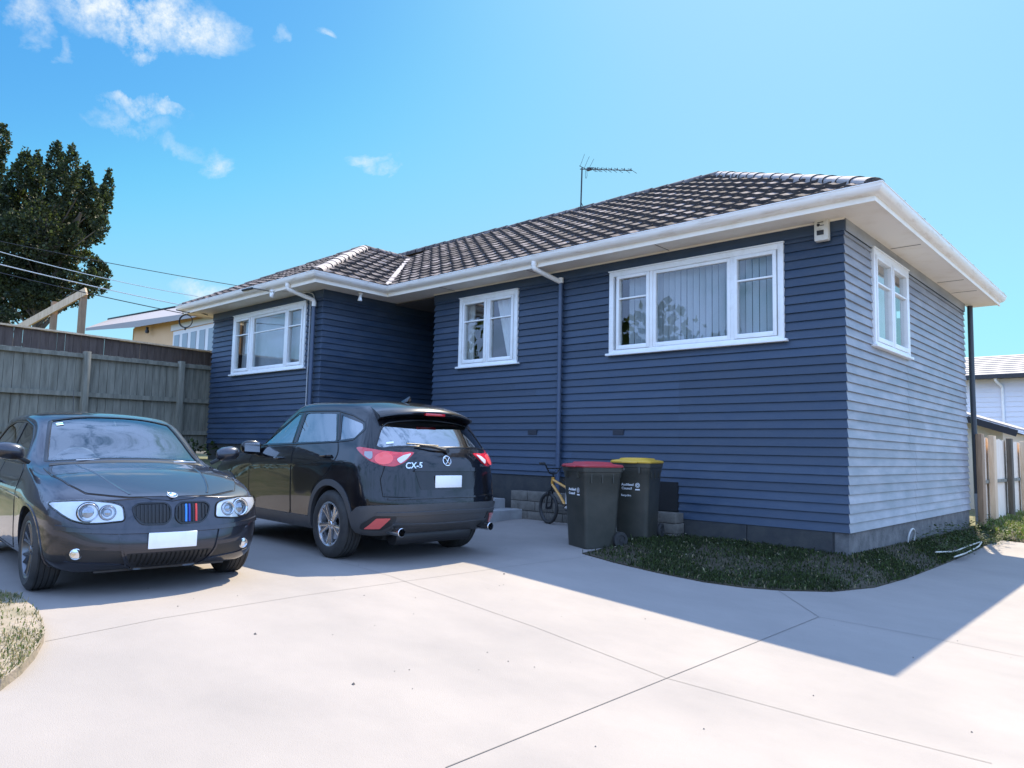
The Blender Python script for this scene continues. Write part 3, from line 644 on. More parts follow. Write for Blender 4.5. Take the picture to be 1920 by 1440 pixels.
blades('dry_grass', PATCHPOLY, pz, 26000, (.008, .045), [(g1, .22), (g4, .18), (g3, .60)], 5, 1.6, .003, dens=lambda x, y: .12 + .88 * smooth01(.4 + .9 * math.sin(x * 3.1) * math.sin(y * 4.3 + x) + .5 * (segd(x, y, PATCH[3], PATCH[5]) < .25)), label='patchy straw-coloured grass on the verge beside the driveway')
# broad-leaved weeds along the foundation of the end wall
def weeds(n, seed, area, name='weeds'):
    rnd = np.random.RandomState(seed); V = []; F = []
    for _ in range(n):
        x, y = rnd.uniform(*area[0]), rnd.uniform(*area[1]); z = bedz(x, y); hh = rnd.uniform(.05, .22)
        for k in range(rnd.randint(7, 15)):
            a = rnd.uniform(0, 6.28); r = rnd.uniform(.01, .09); zz = z + rnd.uniform(.02, hh); L = rnd.uniform(.02, .05); c = np.array([x + r * math.cos(a), y + r * math.sin(a), zz])
            d = np.array([math.cos(a), math.sin(a), rnd.uniform(-.4, .8)]); d /= np.linalg.norm(d); s = np.array([-math.sin(a), math.cos(a), 0]) * L * .4; o = len(V)
            V += [tuple(c), tuple(c + d * L * .5 + s), tuple(c + d * L), tuple(c + d * L * .5 - s)]; F += [(o, o + 1, o + 2, o + 3)]
    me = bpy.data.meshes.new(name); me.from_pydata(V, [], F); me.materials.append(g1); o = link(name, me); return tag(o, 'leafy weeds growing at the foot of the chalky end wall', None, None, 'stuff')
weeds(230, 8, ((.06, .75), (2.2, 7.4)))
# hose lying on the bed
hs = [gpx(*p) for p in ((1755, 1052), (1790, 1045), (1820, 1032), (1842, 1024), (1835, 1035), (1812, 1050), (1790, 1056))]
b = MB(); b.tube(bend([(p.x, p.y, bedz(p.x, p.y) + .05) for p in hs], .2), .010, 8); tag(b.build('garden_hose', mat('pale_hose', (.55, .52, .45), .6), smooth=True), 'pale garden hose trailing along the edge of the bed by the dark downpipe', 'hose')
b = MB(); c = px2(1712, 1020, 0, .12); b.tube([(.10 + .02 * math.sin(t), c.y + .16 * math.cos(t), .06 + .13 * math.sin(t)) for t in np.linspace(-.3, 3.5, 22)], .012, 8)
tag(b.build('hose_loop', mat('grey_hose', (.5, .5, .48), .5), smooth=True), 'short grey hose loop arching against the end wall foundation', 'hose')

# daisies in the bed, grit on the concrete
rnd = np.random.RandomState(31); b = MB(); nfl = 0
while nfl < 22:
    x, y = rnd.uniform(-2.3, 1.1), rnd.uniform(-3.1, 6)
    if not inpoly(x, y, BEDPOLY) or (x < 0 and y > -.1): continue
    z = bedz(x, y) + rnd.uniform(.03, .07); r = rnd.uniform(.006, .012); b.lathe([(0, .003), (r, 0), (r * .6, -.004)], 7, Matrix.Translation((x, y, z))); nfl += 1
tag(b.build('daisies', mat('daisy_white', (.45, .42, .30), .7)), 'tiny pale daisies scattered through the weedy bed', None, None, 'stuff')
b = MB()
for _ in range(80):
    x, y = rnd.uniform(-3.5, 4), rnd.uniform(-8.8, -2.2)
    if inpoly(x, y, PATCHPOLY) or inpoly(x, y, BEDPOLY): continue
    r = rnd.uniform(.002, .006) * (2 if rnd.rand() < .06 else 1); a = rnd.uniform(0, 3); z = gz(x, y) + .002
    b.add([(x + r * math.cos(a), y + r * math.sin(a), z), (x - r * math.sin(a) * 1.4, y + r * math.cos(a), z), (x - r * math.cos(a), y - r * math.sin(a), z), (x + r * math.sin(a), y - r * math.cos(a) * 1.3, z), (x, y, z + r)], [(0, 1, 4), (1, 2, 4), (2, 3, 4), (3, 0, 4)])
tag(b.build('grit', mat('dark_grit', (.11, .095, .085), .9), clean=False), 'dark grit scattered over the concrete', None, None, 'stuff')
# ================================================================ fences, neighbours, trees, cables
def pxd(px, py, dist):
    """point seen at a pixel at a given depth in front of the camera"""
    return CAM_P + (cr * ((px - 960) / CAM_F) + cu * ((720 - py) / CAM_F) + cf) * dist
M['oldwood'] = mat('weathered_fence_timber', (.27, .255, .205), .9, col2=(.135, .128, .10), nscale=3, bump=.5, bscale=30, stretch=(4, 4, .5), lo=.35, hi=.7)
M['brownwood'] = mat('dark_brown_fence_timber', (.085, .058, .046), .85, col2=(.13, .095, .078), nscale=4, bump=.3, stretch=(4, 4, .6))
M['palewood'] = mat('pale_new_timber', (.76, .56, .37), .8, col2=(.60, .42, .26), nscale=5, bump=.3, stretch=(5, 5, .5))
M['brownpost'] = mat('brown_stained_post', (.36, .235, .14), .8, col2=(.24, .155, .09), nscale=5, bump=.3, stretch=(5, 5, .5))
M['greypale'] = mat('sun_greyed_paling', (.88, .76, .62), .85, col2=(.74, .60, .46), nscale=5, bump=.3, stretch=(5, 5, .5))
FD = Vector((-.134, .991, 0)).normalized(); FN = Vector((-FD.y, FD.x, 0))
def fence(name, label, D, s0, s1, zt, zb, m, posts, post_m, rails, bw, face=-1, cap=None, gap=.006, seed=1, jitter=.008, pt=.0):
    O = Vector((CAM_P.x, CAM_P.y, 0)) + FN * D + FD * s0; t = thing(name, O, 0, label, 'fence'); rnd = random.Random(seed); L = s1 - s0
    Mx = Matrix(((FD.x, FN.x, 0, 0), (FD.y, FN.y, 0, 0), (0, 0, 1, 0), (0, 0, 0, 1))); b = MB(); x = 0
    while x < L:
        w = bw + rnd.uniform(-.004, .004); dz = rnd.uniform(-jitter, jitter); b.box((x, 0, zb(x / L)), (x + w, .02, zt(x / L) + dz), Mx); x += w + gap * rnd.uniform(.5, 1.6)
    b.build('paling_panel', m, t, clean=False)
    for (zr, hh, dd) in rails:
        b = MB()
        for i in range(8):
            a, c = i / 8, (i + 1) / 8; p = Mx @ Vector((a * L, face * .045 if face < 0 else .045, zr(a))); q = Mx @ Vector((c * L, face * .045 if face < 0 else .045, zr(c))); b.beam(p, q, dd, hh)
        b.build('rail', m, t)
    for s in posts:
        x = s - s0; b = MB(); b.box((x - .055, -.135, zb(x / L) - .1), (x + .055, -.01, zt(x / L) + .03 + pt), Mx); b.build('post', post_m, t, bevel=.006)
    if cap:
        b = MB(); b.beam(Mx @ Vector((0, .01, zt(0) + .02)), Mx @ Vector((L, .01, zt(1) + .02)), .14, .035); b.build('cap_rail', cap, t)
    return t
fence('paling_fence', 'weathered grey-green timber paling fence behind the dark hatchback', 15.2, -7.4, 10.15, lambda t: 2.66 + .27 * t, lambda t: .7 + .3 * t, M['oldwood'], [-5.9, -3.3, -.6, 1.9, 4.6, 7.09, 9.08], M['oldwood'],
      [(lambda t: 2.60 + .27 * t, .075, .05), (lambda t: 1.86 + .25 * t, .09, .05), (lambda t: 1.15 + .25 * t, .09, .05)], .148, seed=4)
fence('brown_fence', 'taller dark brown board fence with a pale cap rail rising behind the grey one', 15.75, -7.4, 10.6, lambda t: 3.26 + .045 * t, lambda t: 1.2, M['brownwood'], [], M['brownwood'], [], .145, cap=M['palewood'], gap=.009, seed=9)
# open timber frame beyond the fences
tf = thing('timber_structure', pxd(153, 620, 17) - Vector((0, 0, 3)), 0, 'open frame of two timber posts with a slanting beam beyond the brown fence', 'timber frame')
O = tf.location
for (a, c, w, h, nm, dd) in (((157, 548), (152, 640), .13, .13, 'post', 17), ((103, 566), (95, 640), .12, .12, 'post', 17.3)):
    p, q = pxd(*a, dd), pxd(*c, dd); q = Vector((p.x, p.y, q.z - 2)); b = MB(); b.beam(q - O, p - O, w, h, up=(1, 0, 0)); b.build(nm, M['brownpost'], tf)
b = MB(); b.beam(pxd(30, 618, 17.5) - O, pxd(162, 546, 16.9) - O, .05, .17); b.build('beam', M['palewood'], tf)
# orange bungalow next door
M['orange'] = mat('orange_render', (.80, .50, .28), .8, col2=(.77, .47, .25), nscale=2)
M['nwhite'] = mat('neighbour_white_trim', (.80, .76, .74), .6)
ob = thing('bungalow', (-25, 2.5, 1.5), 0, 'orange neighbouring bungalow with white windows and a wide pale eave', 'house')
def rel(o, *ps): return [Vector(p) - o.location for p in ps]
b = MB(); o_ = ob.location
wz = px2(405, 590, 1, 2.5).z; b.add([(-29.0 + 25, 0, -1.5), (8, 0, -1.5), (8, 0, wz - 2.2), (3.3, 0, wz - 1.5 + .15), (-4, 0, px2(250, 614, 1, 2.5).z - 1.5)], [(0, 1, 2, 3, 4)]); b.build('wall', M['orange'], ob, clean=False)
b = MB(); b.box((-33.5 + 25, 1.6, -1.5), (-27.3 + 25 - 1.7, 8, 5.0)); b.build('wall', M['orange'], ob)
P = [px2(204, 603, 1, 6.0), px2(353, 577, 1, 6.0), px2(440, 562, 1, 6.0)]; Q = [px2(160, 620, 1, 2.1), px2(250, 614, 1, 2.1), px2(405, 590, 1, 2.1), px2(460, 579, 1, 2.1)]
b = MB(); vs = rel(ob, P[0], P[2], Q[3], Q[1], Q[0]); up_ = Vector((0, 0, .12)); b.add(vs + [v + up_ for v in vs], [(0, 1, 2, 3, 4), (5, 6, 7, 8, 9), (0, 1, 6, 5), (1, 2, 7, 6), (2, 3, 8, 7), (3, 4, 9, 8), (4, 0, 5, 9)])
b.build('roof', mat('white_metal_roof', (.34, .30, .29), .5), ob)
b = MB(); v0, v1 = rel(ob, P[0], P[2]); b.beam(v0 + Vector((0, -.03, .1)), v1 + Vector((0, -.03, .1)), .1, .16); b.build('roof_edge', M['darkmetal'], ob)
b = MB(); wl_, wr_ = px2(328, 626, 1, 2.5), px2(420, 600, 1, 2.5); zt_, zb_ = 5.33, 4.3
xa, xb = wl_.x - o_.x, wr_.x - o_.x + 1
b.box((xa, -.06, zb_ - o_.z), (xb, -.01, zt_ - o_.z)); fw = b.build('window', M['nwhite'], ob)
k = 7; wd = (xb - xa) / k
for i in range(k):
    b = MB(); b.box((xa + wd * i + .13, -.075, zb_ - o_.z + .1), (xa + wd * (i + 1) - .13, -.065, zt_ - o_.z - .15)); b.build('pane', mat('neighbour_pane', (.25, .28, .30), .08) if i == 0 else bpy.data.materials['neighbour_pane'], fw)
b = MB(); b.box((xa - .3, -.04, zt_ - o_.z + .05), (xb, -.005, zt_ - o_.z + .28)); b.build('trim_board', M['nwhite'], ob)
b = MB(); p = px2(276, 618, 1, 2.3) - o_; b.lathe([(.05, .1), (.05, 0), (.08, -.06), (.06, -.14), (0, -.15)], 12, Matrix.Translation(p)); b.build('lamp', M['darkmetal'], ob, smooth=True)
# two-storey house and garage far right
M['farwall'] = mat('pale_blue_weatherboard', (.72, .75, .82), .7)
M['fartile'] = mat('pale_grey_roof_tiles', (.27, .25, .25), .7)
fh = thing('two_storey_house', (-3, 24, -.3), 0, 'pale two-storey house with a whitish tiled hip roof far behind the timber fence', 'house')
b = MB()
for k in range(24):
    z = .3 + k * .19; b.add([(-6, -.03, z), (6, -.03, z), (6, -.01, z + .19), (-6, -.01, z + .19)], [(0, 1, 2, 3)]); b.add([(-6, 0, z), (6, 0, z), (6, -.03, z), (-6, -.03, z)], [(0, 1, 2, 3)])
b.box((-6, 0, 0), (6, 8, 4.68)); b.build('wall', M['farwall'], fh)
b = MB(); N_ = 10
for k in range(N_):
    t0, t1 = k / N_, (k + 1) / N_; e = .5
    def rc(t, dz): return [(-6 - e + 4.4 * t, -e + 4.4 * t, 4.72 + dz + 1.25 * t), (6 + e - 4.4 * t, -e + 4.4 * t, 4.72 + dz + 1.25 * t), (6 + e - 4.4 * t, 8 + e - 4.4 * t, 4.72 + dz + 1.25 * t), (-6 - e + 4.4 * t, 8 + e - 4.4 * t, 4.72 + dz + 1.25 * t)]
    lo_, hi_, bt = rc(t0, .03), rc(t1, 0), rc(t0, -.02); b.add(lo_ + hi_, [(0, 1, 5, 4), (1, 2, 6, 5), (2, 3, 7, 6), (3, 0, 4, 7)]); b.add(bt + lo_, [(0, 1, 5, 4), (1, 2, 6, 5), (2, 3, 7, 6), (3, 0, 4, 7)])
b.build('roof', M['fartile'], fh, clean=False)
b = MB(); b.box((-6.55, -.6, 4.58), (6.55, -.48, 4.72)); b.box((-6.5, -.48, 4.60), (6.5, 0, 4.64)); b.build('gutter', M['darkmetal'], fh)
b = MB(); p = px2(1878, 706, 1, 23.9) - fh.location; b.tube(bend([(p.x - .15, -.45, 4.6), (p.x - .15, -.45, 4.5), (p.x, -.08, 4.3), (p.x + .03, -.08, .2)], .06), .05, 8); b.build('downpipe', M['white'], fh, smooth=True)
gr = thing('garage', (-3.3, 14, -.2), 0, 'low cream garage with a dark-edged gable roof just over the timber fence', 'garage')
M['cream'] = mat('cream_wall', (.70, .62, .48), .8)
rk = lambda x: 3.30 - .35 * abs(x - 0)
b = MB(); b.add([(-2.7, 0, 0), (2.7, 0, 0), (2.7, 0, rk(2.7) - .2), (0, 0, rk(0) - .2), (-2.7, 0, rk(2.7) - .2)] + [(-2.7, 5, 0), (2.7, 5, 0), (2.7, 5, rk(2.7) - .2), (0, 5, rk(0) - .2), (-2.7, 5, rk(2.7) - .2)], [(0, 1, 2, 3, 4), (5, 6, 7, 8, 9), (1, 6, 7, 2), (0, 5, 9, 4)]); b.build('wall', M['cream'], gr)
b = MB()
for s in (-1, 1): b.add([(0, -.35, rk(0)), (0, 5.3, rk(0)), (s * 3.05, 5.3, rk(3.05)), (s * 3.05, -.35, rk(3.05)), (0, -.35, rk(0) - .04), (0, 5.3, rk(0) - .04), (s * 3.05, 5.3, rk(3.05) - .04), (s * 3.05, -.35, rk(3.05) - .04)], [(0, 1, 2, 3), (4, 5, 6, 7), (0, 3, 7, 4), (2, 3, 7, 6), (1, 2, 6, 5)])
b.build('roof', M['fartile'], gr)
b = MB()
for s in (-1, 1): b.beam((0, -.37, rk(0) - .14), (s * 3.07, -.37, rk(3.07) - .14), .03, .17)
b.build('barge_board', M['darkmetal'], gr)
# sunlit timber fence beside the house
tfn = thing('timber_fence', (.12, 6.8, -.15), 0, 'tan timber fence with posts of mixed browns past the far corner of the house', 'fence')
rnd = random.Random(5); b = MB(); y = .1
while y < 11:
    w = rnd.uniform(.14, .155); b.box((-.05, y, rnd.uniform(-.02, .02)), (-.028, y + w, 1.76 + rnd.uniform(-.01, .01) - .0 * y)); y += w + rnd.uniform(.002, .008)
b.build('paling_panel', M['greypale'], tfn, clean=False)
for z in (.88,):
    b = MB(); b.box((-.03, .1, z), (.015, 11, z + .06)); b.build('rail', M['oldwood'], tfn)
for i, (px, wd, mm, top) in enumerate(((1836, .16, 'brownpost', 1.80), (1859, .15, 'palewood', 1.80), (1892, .14, 'oldpost', 1.80), (1917, .15, 'palewood', 1.78))):
    y = px2(px, 900, 0, .15).y - 6.8
    if mm == 'oldpost' and mm not in M: M[mm] = mat('dark_stained_post', (.085, .065, .045), .85, col2=(.14, .11, .08), nscale=5, stretch=(5, 5, .5))
    b = MB(); b.box((.016, y - wd / 2 - .05, -.2), (.11, y + wd / 2 + .05, top)); p = b.build('post', M[mm], tfn, bevel=.006)
    if mm == 'oldpost': tag(p, 'darker brown post')
for y in (7.6, 9.5): b = MB(); b.box((.016, y, -.2), (.11, y + .15, 1.8)); b.build('post', M['palewood'], tfn, bevel=.006)
# ---------------------------------------------------------------- trees
def foliage(name, lobes, n_per, size, mats, seed, parent, taper=0.0):
    """lobes: (centre, (rx, ry, rz)); thousands of small leaf sprays through each lobe"""
    rnd = np.random.RandomState(seed); V = []; F = []; MI = []
    for li, (c, r) in enumerate(lobes):
        k = int(n_per * min(r[0] * r[2], .9)); u = rnd.normal(size=(k, 3)); u /= np.linalg.norm(u, axis=1)[:, None]; rad = rnd.uniform(.35, 1.06, k) ** .55; mat_bias = rnd.rand()
        # knobbly surface
        ph = rnd.uniform(0, 6.28, 3); kn = 1 + .20 * np.sin(u[:, 0] * 7 + ph[0]) * np.sin(u[:, 2] * 8 + ph[1]) + .07 * np.sin(u[:, 1] * 15 + ph[2])
        tp = 1 - taper * np.maximum(0, u[:, 2]); pos = np.array(c) + u * np.array(r) * (rad * kn)[:, None] * np.stack([tp, tp, np.ones(k)], 1)
        for p, q in zip(pos, u):
            d = q * .7 + np.array([0, 0, .55]) + rnd.normal(size=3) * .55; d /= np.linalg.norm(d); s = np.cross(d, rnd.normal(size=3)); s /= np.linalg.norm(s); L = size * rnd.uniform(.6, 1.5); w = L * rnd.uniform(.28, .5); o = len(V)
            V += [tuple(p - s * w * .3), tuple(p + d * L * .5 - s * w), tuple(p + d * L), tuple(p + d * L * .45 + s * w)]; F.append((o, o + 1, o + 2, o + 3)); MI.append(0 if rnd.rand() < .55 + .3 * (mat_bias - .5) else 1)
    me = bpy.data.meshes.new(name); me.from_pydata(V, [], F)
    for m in mats: me.materials.append(m)
    me.polygons.foreach_set('material_index', MI); return link(name, me, parent)
lf1, lf2 = leafm('conifer_dark', (.016, .024, .012), (.030, .040, .018), .2), leafm('conifer_olive', (.045, .060, .025), (.080, .095, .042), .3)
M['bark'] = mat('grey_bark', (.10, .085, .07), .95, col2=(.16, .14, .12), nscale=4, bump=.8, bscale=12)
TD = 38.0
base = pxd(45, 842, TD); base.z = .8
tr = thing('conifer_tree', base, 0, 'big dark knobbly conifer with upright tufts standing beyond the fence', 'tree')
LB = [(46, 318, 15, 40), (28, 340, 14, 34), (67, 325, 14, 42), (82, 350, 16, 44), (104, 305, 14, 44), (112, 350, 16, 46), (133, 318, 14, 48), (140, 365, 16, 44), (160, 345, 14, 38), (172, 378, 15, 34), (202, 352, 9, 38), (194, 378, 12, 34), (184, 400, 14, 30),
      (12, 372, 20, 34), (40, 385, 20, 36), (-22, 380, 30, 46), (66, 395, 20, 36), (92, 400, 20, 38), (120, 405, 20, 38), (148, 408, 18, 34), (168, 420, 16, 30), (190, 424, 13, 22), (178, 440, 14, 18), (158, 448, 14, 18), (136, 442, 16, 26),
      (20, 430, 24, 34), (-15, 445, 30, 40), (52, 440, 24, 30), (84, 446, 24, 30), (110, 455, 20, 26), (34, 475, 26, 24), (72, 482, 24, 20), (128, 478, 20, 18), (160, 482, 14, 12), (100, 498, 24, 18), (180, 500, 14, 18), (194, 512, 12, 18), (172, 522, 15, 20), (188, 534, 13, 18), (160, 545, 15, 16), (143, 562, 11, 15),
      (136, 515, 18, 16), (60, 515, 24, 22), (20, 512, 26, 26), (-20, 520, 30, 30), (112, 530, 16, 16), (86, 535, 18, 20), (40, 548, 20, 24), (8, 560, 16, 26), (-18, 570, 20, 26), (62, 568, 14, 20), (80, 588, 12, 16), (112, 556, 12, 16), (104, 578, 8, 12), (52, 590, 10, 12), (70, 430, 46, 62), (20, 440, 46, 70), (120, 440, 40, 60), (90, 500, 46, 44), (40, 520, 44, 44), (150, 410, 30, 50), (-20, 480, 50, 80), (34, 584, 30, 16), (100, 566, 26, 16), (62, 556, 40, 24), (0, 590, 26, 16), (140, 540, 22, 18)]
rnd = random.Random(3); lobes = []
for (cx, cy, rx, ry) in LB:
    d = TD + rnd.uniform(-2.2, 2.8); p = pxd(cx, cy, d) - base; k = d / CAM_F; lobes.append((tuple(p), (rx * k * .92, rx * k * 1.1, ry * k * .95)))
foliage('crown', lobes, 2900, .13, (lf1, lf2), 11, tr, .55)
b = MB(); top = Vector(lobes[9][0]); b.tube([(0, 0, -.5), (.1, 0, 3), (.2, .1, 7), tuple(top * .8 + Vector((0, 0, 2)))], [.35, .3, .2, .08], 12); b.build('trunk', M['bark'], tr, smooth=True)
b = MB()
for i, (c, r) in enumerate(lobes):
    c = Vector(c); z = max(2.5, c.z - 2.2); s0 = Vector((.15, .05, min(z, 9.5))); b.tube([tuple(s0), tuple(s0.lerp(c, .5) + Vector((0, 0, .25))), tuple(c)], [.05, .04, .02], 6)
b.build('branches', M['bark'], tr, smooth=True)
base2 = pxd(-2, 842, 42); base2.z = .8
t2 = thing('conifer_tree', base2, 0, 'narrow pointed conifer top cut off at the left edge of the photo', 'tree')
lob2 = [(tuple(pxd(cx, cy, 42) - base2), (rx * .03, rx * .032, ry * .03)) for cx, cy, rx, ry in ((2, 262, 15, 32), (-16, 295, 20, 50), (-30, 360, 30, 60), (-40, 440, 30, 60), (-6, 320, 12, 30))]
foliage('crown', lob2, 2400, .13, (lf1, lf2), 12, t2, .5); b = MB(); b.tube([(0, 0, -.5), (-.3, 0, 6), tuple(Vector(lob2[2][0]))], [.5, .35, .15], 10); b.build('trunk', M['bark'], t2, smooth=True)
# a leafy tree on the street side: seen only mirrored in the windows and car glass
lb = leafm('broadleaf', (.045, .075, .02), (.09, .13, .04), .3)
for nm, loc, sc, lab in (('street_tree', (-17.5, -26, -1.2), .95, 'broad leafy tree across the street'), ('street_tree', (-32, -22, -.2), .9, 'second leafy tree further along the street')):
    t3 = thing(nm, loc, 0, lab, 'tree', 'trees along the street'); rnd = random.Random(int(-loc[0]))
    lob3 = [((rnd.uniform(-3, 3) * sc, rnd.uniform(-3, 3) * sc, (rnd.uniform(4.5, 9.5)) * sc), (rnd.uniform(1.2, 2.1) * sc,) * 3) for _ in range(16)]
    foliage('crown', lob3, 90, .45, (lb, lb), 21, t3); b = MB(); b.tube([(0, 0, -.5), (.1, .1, 3), (0, 0, 6)], [.4, .3, .15], 10); b.build('trunk', M['bark'], t3, smooth=True)
sf = thing('reflection_fence', (-9, -15.5, -.4), 0, 'unseen plain timber fence added on the street side for reflections', 'fence')  # out of view, added for the glass and car paint to reflect
b = MB(); x = -14
while x < 8.5: b.box((x, 0, 0), (x + .145, .02, 1.7)); x += .152
b.build('paling_panel', M['oldwood'], sf, clean=False)
# ---------------------------------------------------------------- overhead cables and the service bracket
M['cable'] = mat('black_cable', (.02, .02, .022), .6); M['cablew'] = mat('pale_cable', (.62, .62, .60), .5)
def wire(p, q, sag, r, m, label, n=24):
    b = MB(); b.tube([p.lerp(q, i / n) - Vector((0, 0, sag * 4 * (i / n) * (1 - i / n))) for i in range(n + 1)], r, 6)
    return tag(b.build('overhead_cable', m, smooth=True), label, 'cable', 'overhead cables crossing the sky on the left')
wire(pxd(-260, 396, 30), pxd(700, 573, 42), .30, .018, M['cable'], 'highest overhead cable running behind the roof')
wire(pxd(-260, 390, 22), pxd(372, 556, 26), .25, .014, M['cablew'], 'pale overhead cable second from the top')
H = Vector((-13.66, -2.2, 4.03)); 
wire(pxd(-260, 428, 13.5), pxd(341, 572, 16.5), .06, .011, M['cablew'], 'pale overhead cable reaching the gutter corner')
wire(pxd(-260, 444, 13.5), pxd(345, 588, 16.4), .06, .010, M['cable'], 'lowest overhead cable reaching the coiled loop')
cc = pxd(348, 602, 16.4); b = MB()
for k, (rr, dx) in enumerate(((.148, 0), (.140, .02))): b.tube([cc + cr * (rr * math.cos(a)) + Vector((0, 0, rr * math.sin(a))) + cf * dx for a in np.linspace(0, 2 * math.pi, 28)[:-1]], .010, 6, closed=True)
b.tube([cc - Vector((0, 0, .15)), cc - Vector((0, 0, .20))], .02, 6); tag(b.build('cable_loop', M['cable'], smooth=True), 'black coil of spare cable hanging at the left gutter end', 'cable coil')
b = MB(); b.tube(bend([pxd(330, 581, 16.4), pxd(350, 586, 16.4), pxd(372, 585, 16.6), (-13.2, -1.75, SOF - .03)], .1), .011, 6); tag(b.build('service_cable', M['cable'], smooth=True), 'black service cable running from the coil to the wall under the soffit', 'cable')
b = MB(); b.tube([(-13.0, -3.0, 4.07), (-12.4, -2.35, 4.10)], .03, 6) if False else None
b = MB(); b.tube([(-10.7, -2.24, 4.20), (-10.3, -2.24, 4.19)], .022, 6); b.tube([(-10.3, -2.24, 4.19), (-9.8, -2.16, 4.08)], .008, 6); tag(b.build('cable_clamp', M['cable'], smooth=True), 'dark cable clamp fixed along the gutter above the far window', 'clamp')

# low planting at the foot of the fences
rnd = random.Random(8); lobg = []
for i in range(16):
    s_ = -2.5 + i * .82; p = Vector((CAM_P.x, CAM_P.y, 0)) + FN * (14.75 + rnd.uniform(-.2, .2)) + FD * s_; lobg.append(((p.x, p.y, gz(p.x, p.y) + .12), (.42, .35, rnd.uniform(.10, .20))))
o = foliage('undergrowth', lobg, 1500, .07, (lf1, g1), 33, None); tag(o, 'low leafy undergrowth along the foot of the grey fence', None, None, 'stuff')
# ================================================================ car kit: smooth bodies, cut openings, parts that follow the skin
def cage_body(rows, rear, front, creases, level=4):
    """rows: stations rear to front, each a half section from the underside centre round to the roof centre.
    rear / front: (mid column, centre column) closing the ends. Returns a closed smooth mesh through the points."""
    ns, nr = len(rows), len(rows[0]); V = []; idx = {}
    def vid(key, p):
        if key not in idx: idx[key] = len(V); V.append(Vector(p))
        return idx[key]
    F = []; E = {}
    def build(sgn):
        def P(s, r): 
            p = rows[s][r]; k = ('r', s, r) if abs(p[1]) < 1e-9 else ('r', s, r, sgn); return vid(k, (p[0], p[1] * sgn, p[2]))
        for s in range(ns - 1):
            for r in range(nr - 1):
                f = (P(s, r), P(s + 1, r), P(s + 1, r + 1), P(s, r + 1)); F.append(f if sgn > 0 else f[::-1])
                if r in creases: E[tuple(sorted((P(s, r), P(s + 1, r))))] = creases[r]
        for e, (st, (mid, cen)) in enumerate(((0, rear), (ns - 1, front))):
            O = [P(st, r) for r in range(2, nr - 2)]
            Mi = [P(st, 1)] + [vid((e, 'm', i, sgn), (p[0], p[1] * sgn, p[2])) for i, p in enumerate(mid)] + [P(st, nr - 2)]
            C = [P(st, 0)] + [vid((e, 'c', i), p) for i, p in enumerate(cen)] + [P(st, nr - 1)]
            for i in range(len(O) - 1):
                for a, c in ((O, Mi), (Mi, C)):
                    f = (a[i], c[i], c[i + 1], a[i + 1])
                    if (e == 0) == (sgn > 0): f = f[::-1]
                    F.append(f)
    build(1); build(-1)
    tgt = [v.copy() for v in V]; cur = [v.copy() for v in V]
    me = bpy.data.meshes.new('cage'); me.from_pydata(cur, [], F)
    at = me.attributes.new('crease_edge', 'FLOAT', 'EDGE')
    for e in me.edges: at.data[e.index].value = E.get(tuple(sorted(e.vertices)), 0)
    o = bpy.data.objects.new('cage', me); COL.objects.link(o); md = o.modifiers.new('s', 'SUBSURF'); md.levels = 2; md.render_levels = 2
    def ev():
        dg = bpy.context.evaluated_depsgraph_get(); dg.update(); return bpy.data.meshes.new_from_object(o.evaluated_get(dg))
    for it in range(5):
        r = ev()
        for i in range(len(cur)): cur[i] += (tgt[i] - r.vertices[i].co) * .85
        for i, c in enumerate(cur): me.vertices[i].co = c
        me.update(); bpy.data.meshes.remove(r)
    md.levels = level; r = ev(); bpy.data.objects.remove(o); bpy.data.meshes.remove(me)
    bm = bmesh.new(); bm.from_mesh(r); bmesh.ops.recalc_face_normals(bm, faces=bm.faces); bm.to_mesh(r); bm.free()
    return r
class Skin:
    def __init__(s, me):
        s.me = me; me.update(); s.V = [v.co.copy() for v in me.vertices]; s.N = [v.normal.copy() for v in me.vertices]; s.P = [tuple(p.vertices) for p in me.polygons]; s.t = BVHTree.FromPolygons(s.V, s.P)
    def normal_at(s, co, fi):
        ws = []; n = Vector((0, 0, 0))
        for v in s.P[fi]:
            w = 1 / ((s.V[v] - co).length + 1e-5) ** 2; n += s.N[v] * w
        return n.normalized()
    def cast(s, o, d):
        h = s.t.ray_cast(o, d)
        if h[0] is None:
            h = s.t.find_nearest(o + d * .5)
            return h[0], s.normal_at(h[0], h[2])
        return h[0], s.normal_at(h[0], h[2])
class Proj:
    """maps outline coordinates (a, b) to a ray towards the skin"""
    def __init__(s, kind, sgn=1, c=(0, 0), o=None, u=None, v=None, d=None): s.k, s.sgn, s.c, s.o, s.u, s.v, s.d = kind, sgn, c, o, u, v, d
    def ray(s, a, b):
        if s.k == 'side': return Vector((a, 2 * s.sgn, b)), Vector((0, -s.sgn, 0))
        if s.k == 'front': return Vector((9, a * s.sgn, b)), Vector((-1, 0, 0))
        if s.k == 'rear': return Vector((-9, a * s.sgn, b)), Vector((1, 0, 0))
        if s.k == 'top': return Vector((a, b * s.sgn, 3)), Vector((0, 0, -1))
        if s.k == 'cyl':   # a = angle in degrees about a vertical axis at c
            t = R(a); d = Vector((math.cos(t), s.sgn * math.sin(t), 0)); return Vector((s.c[0], s.c[1] * s.sgn, b)) + d * 4, -d
        if s.k == 'vec': return s.o + s.u * a + s.v * b, s.d
def chaikin(p, n=2, closed=True):
    for _ in range(n):
        q = []; m = len(p)
        for i in range(m if closed else m - 1):
            a, c = Vector(p[i]), Vector(p[(i + 1) % m]); q += [a.lerp(c, .25), a.lerp(c, .75)]
        p = q if closed else [Vector(p[0])] + q + [Vector(p[-1])]
    return [tuple(v) for v in p]
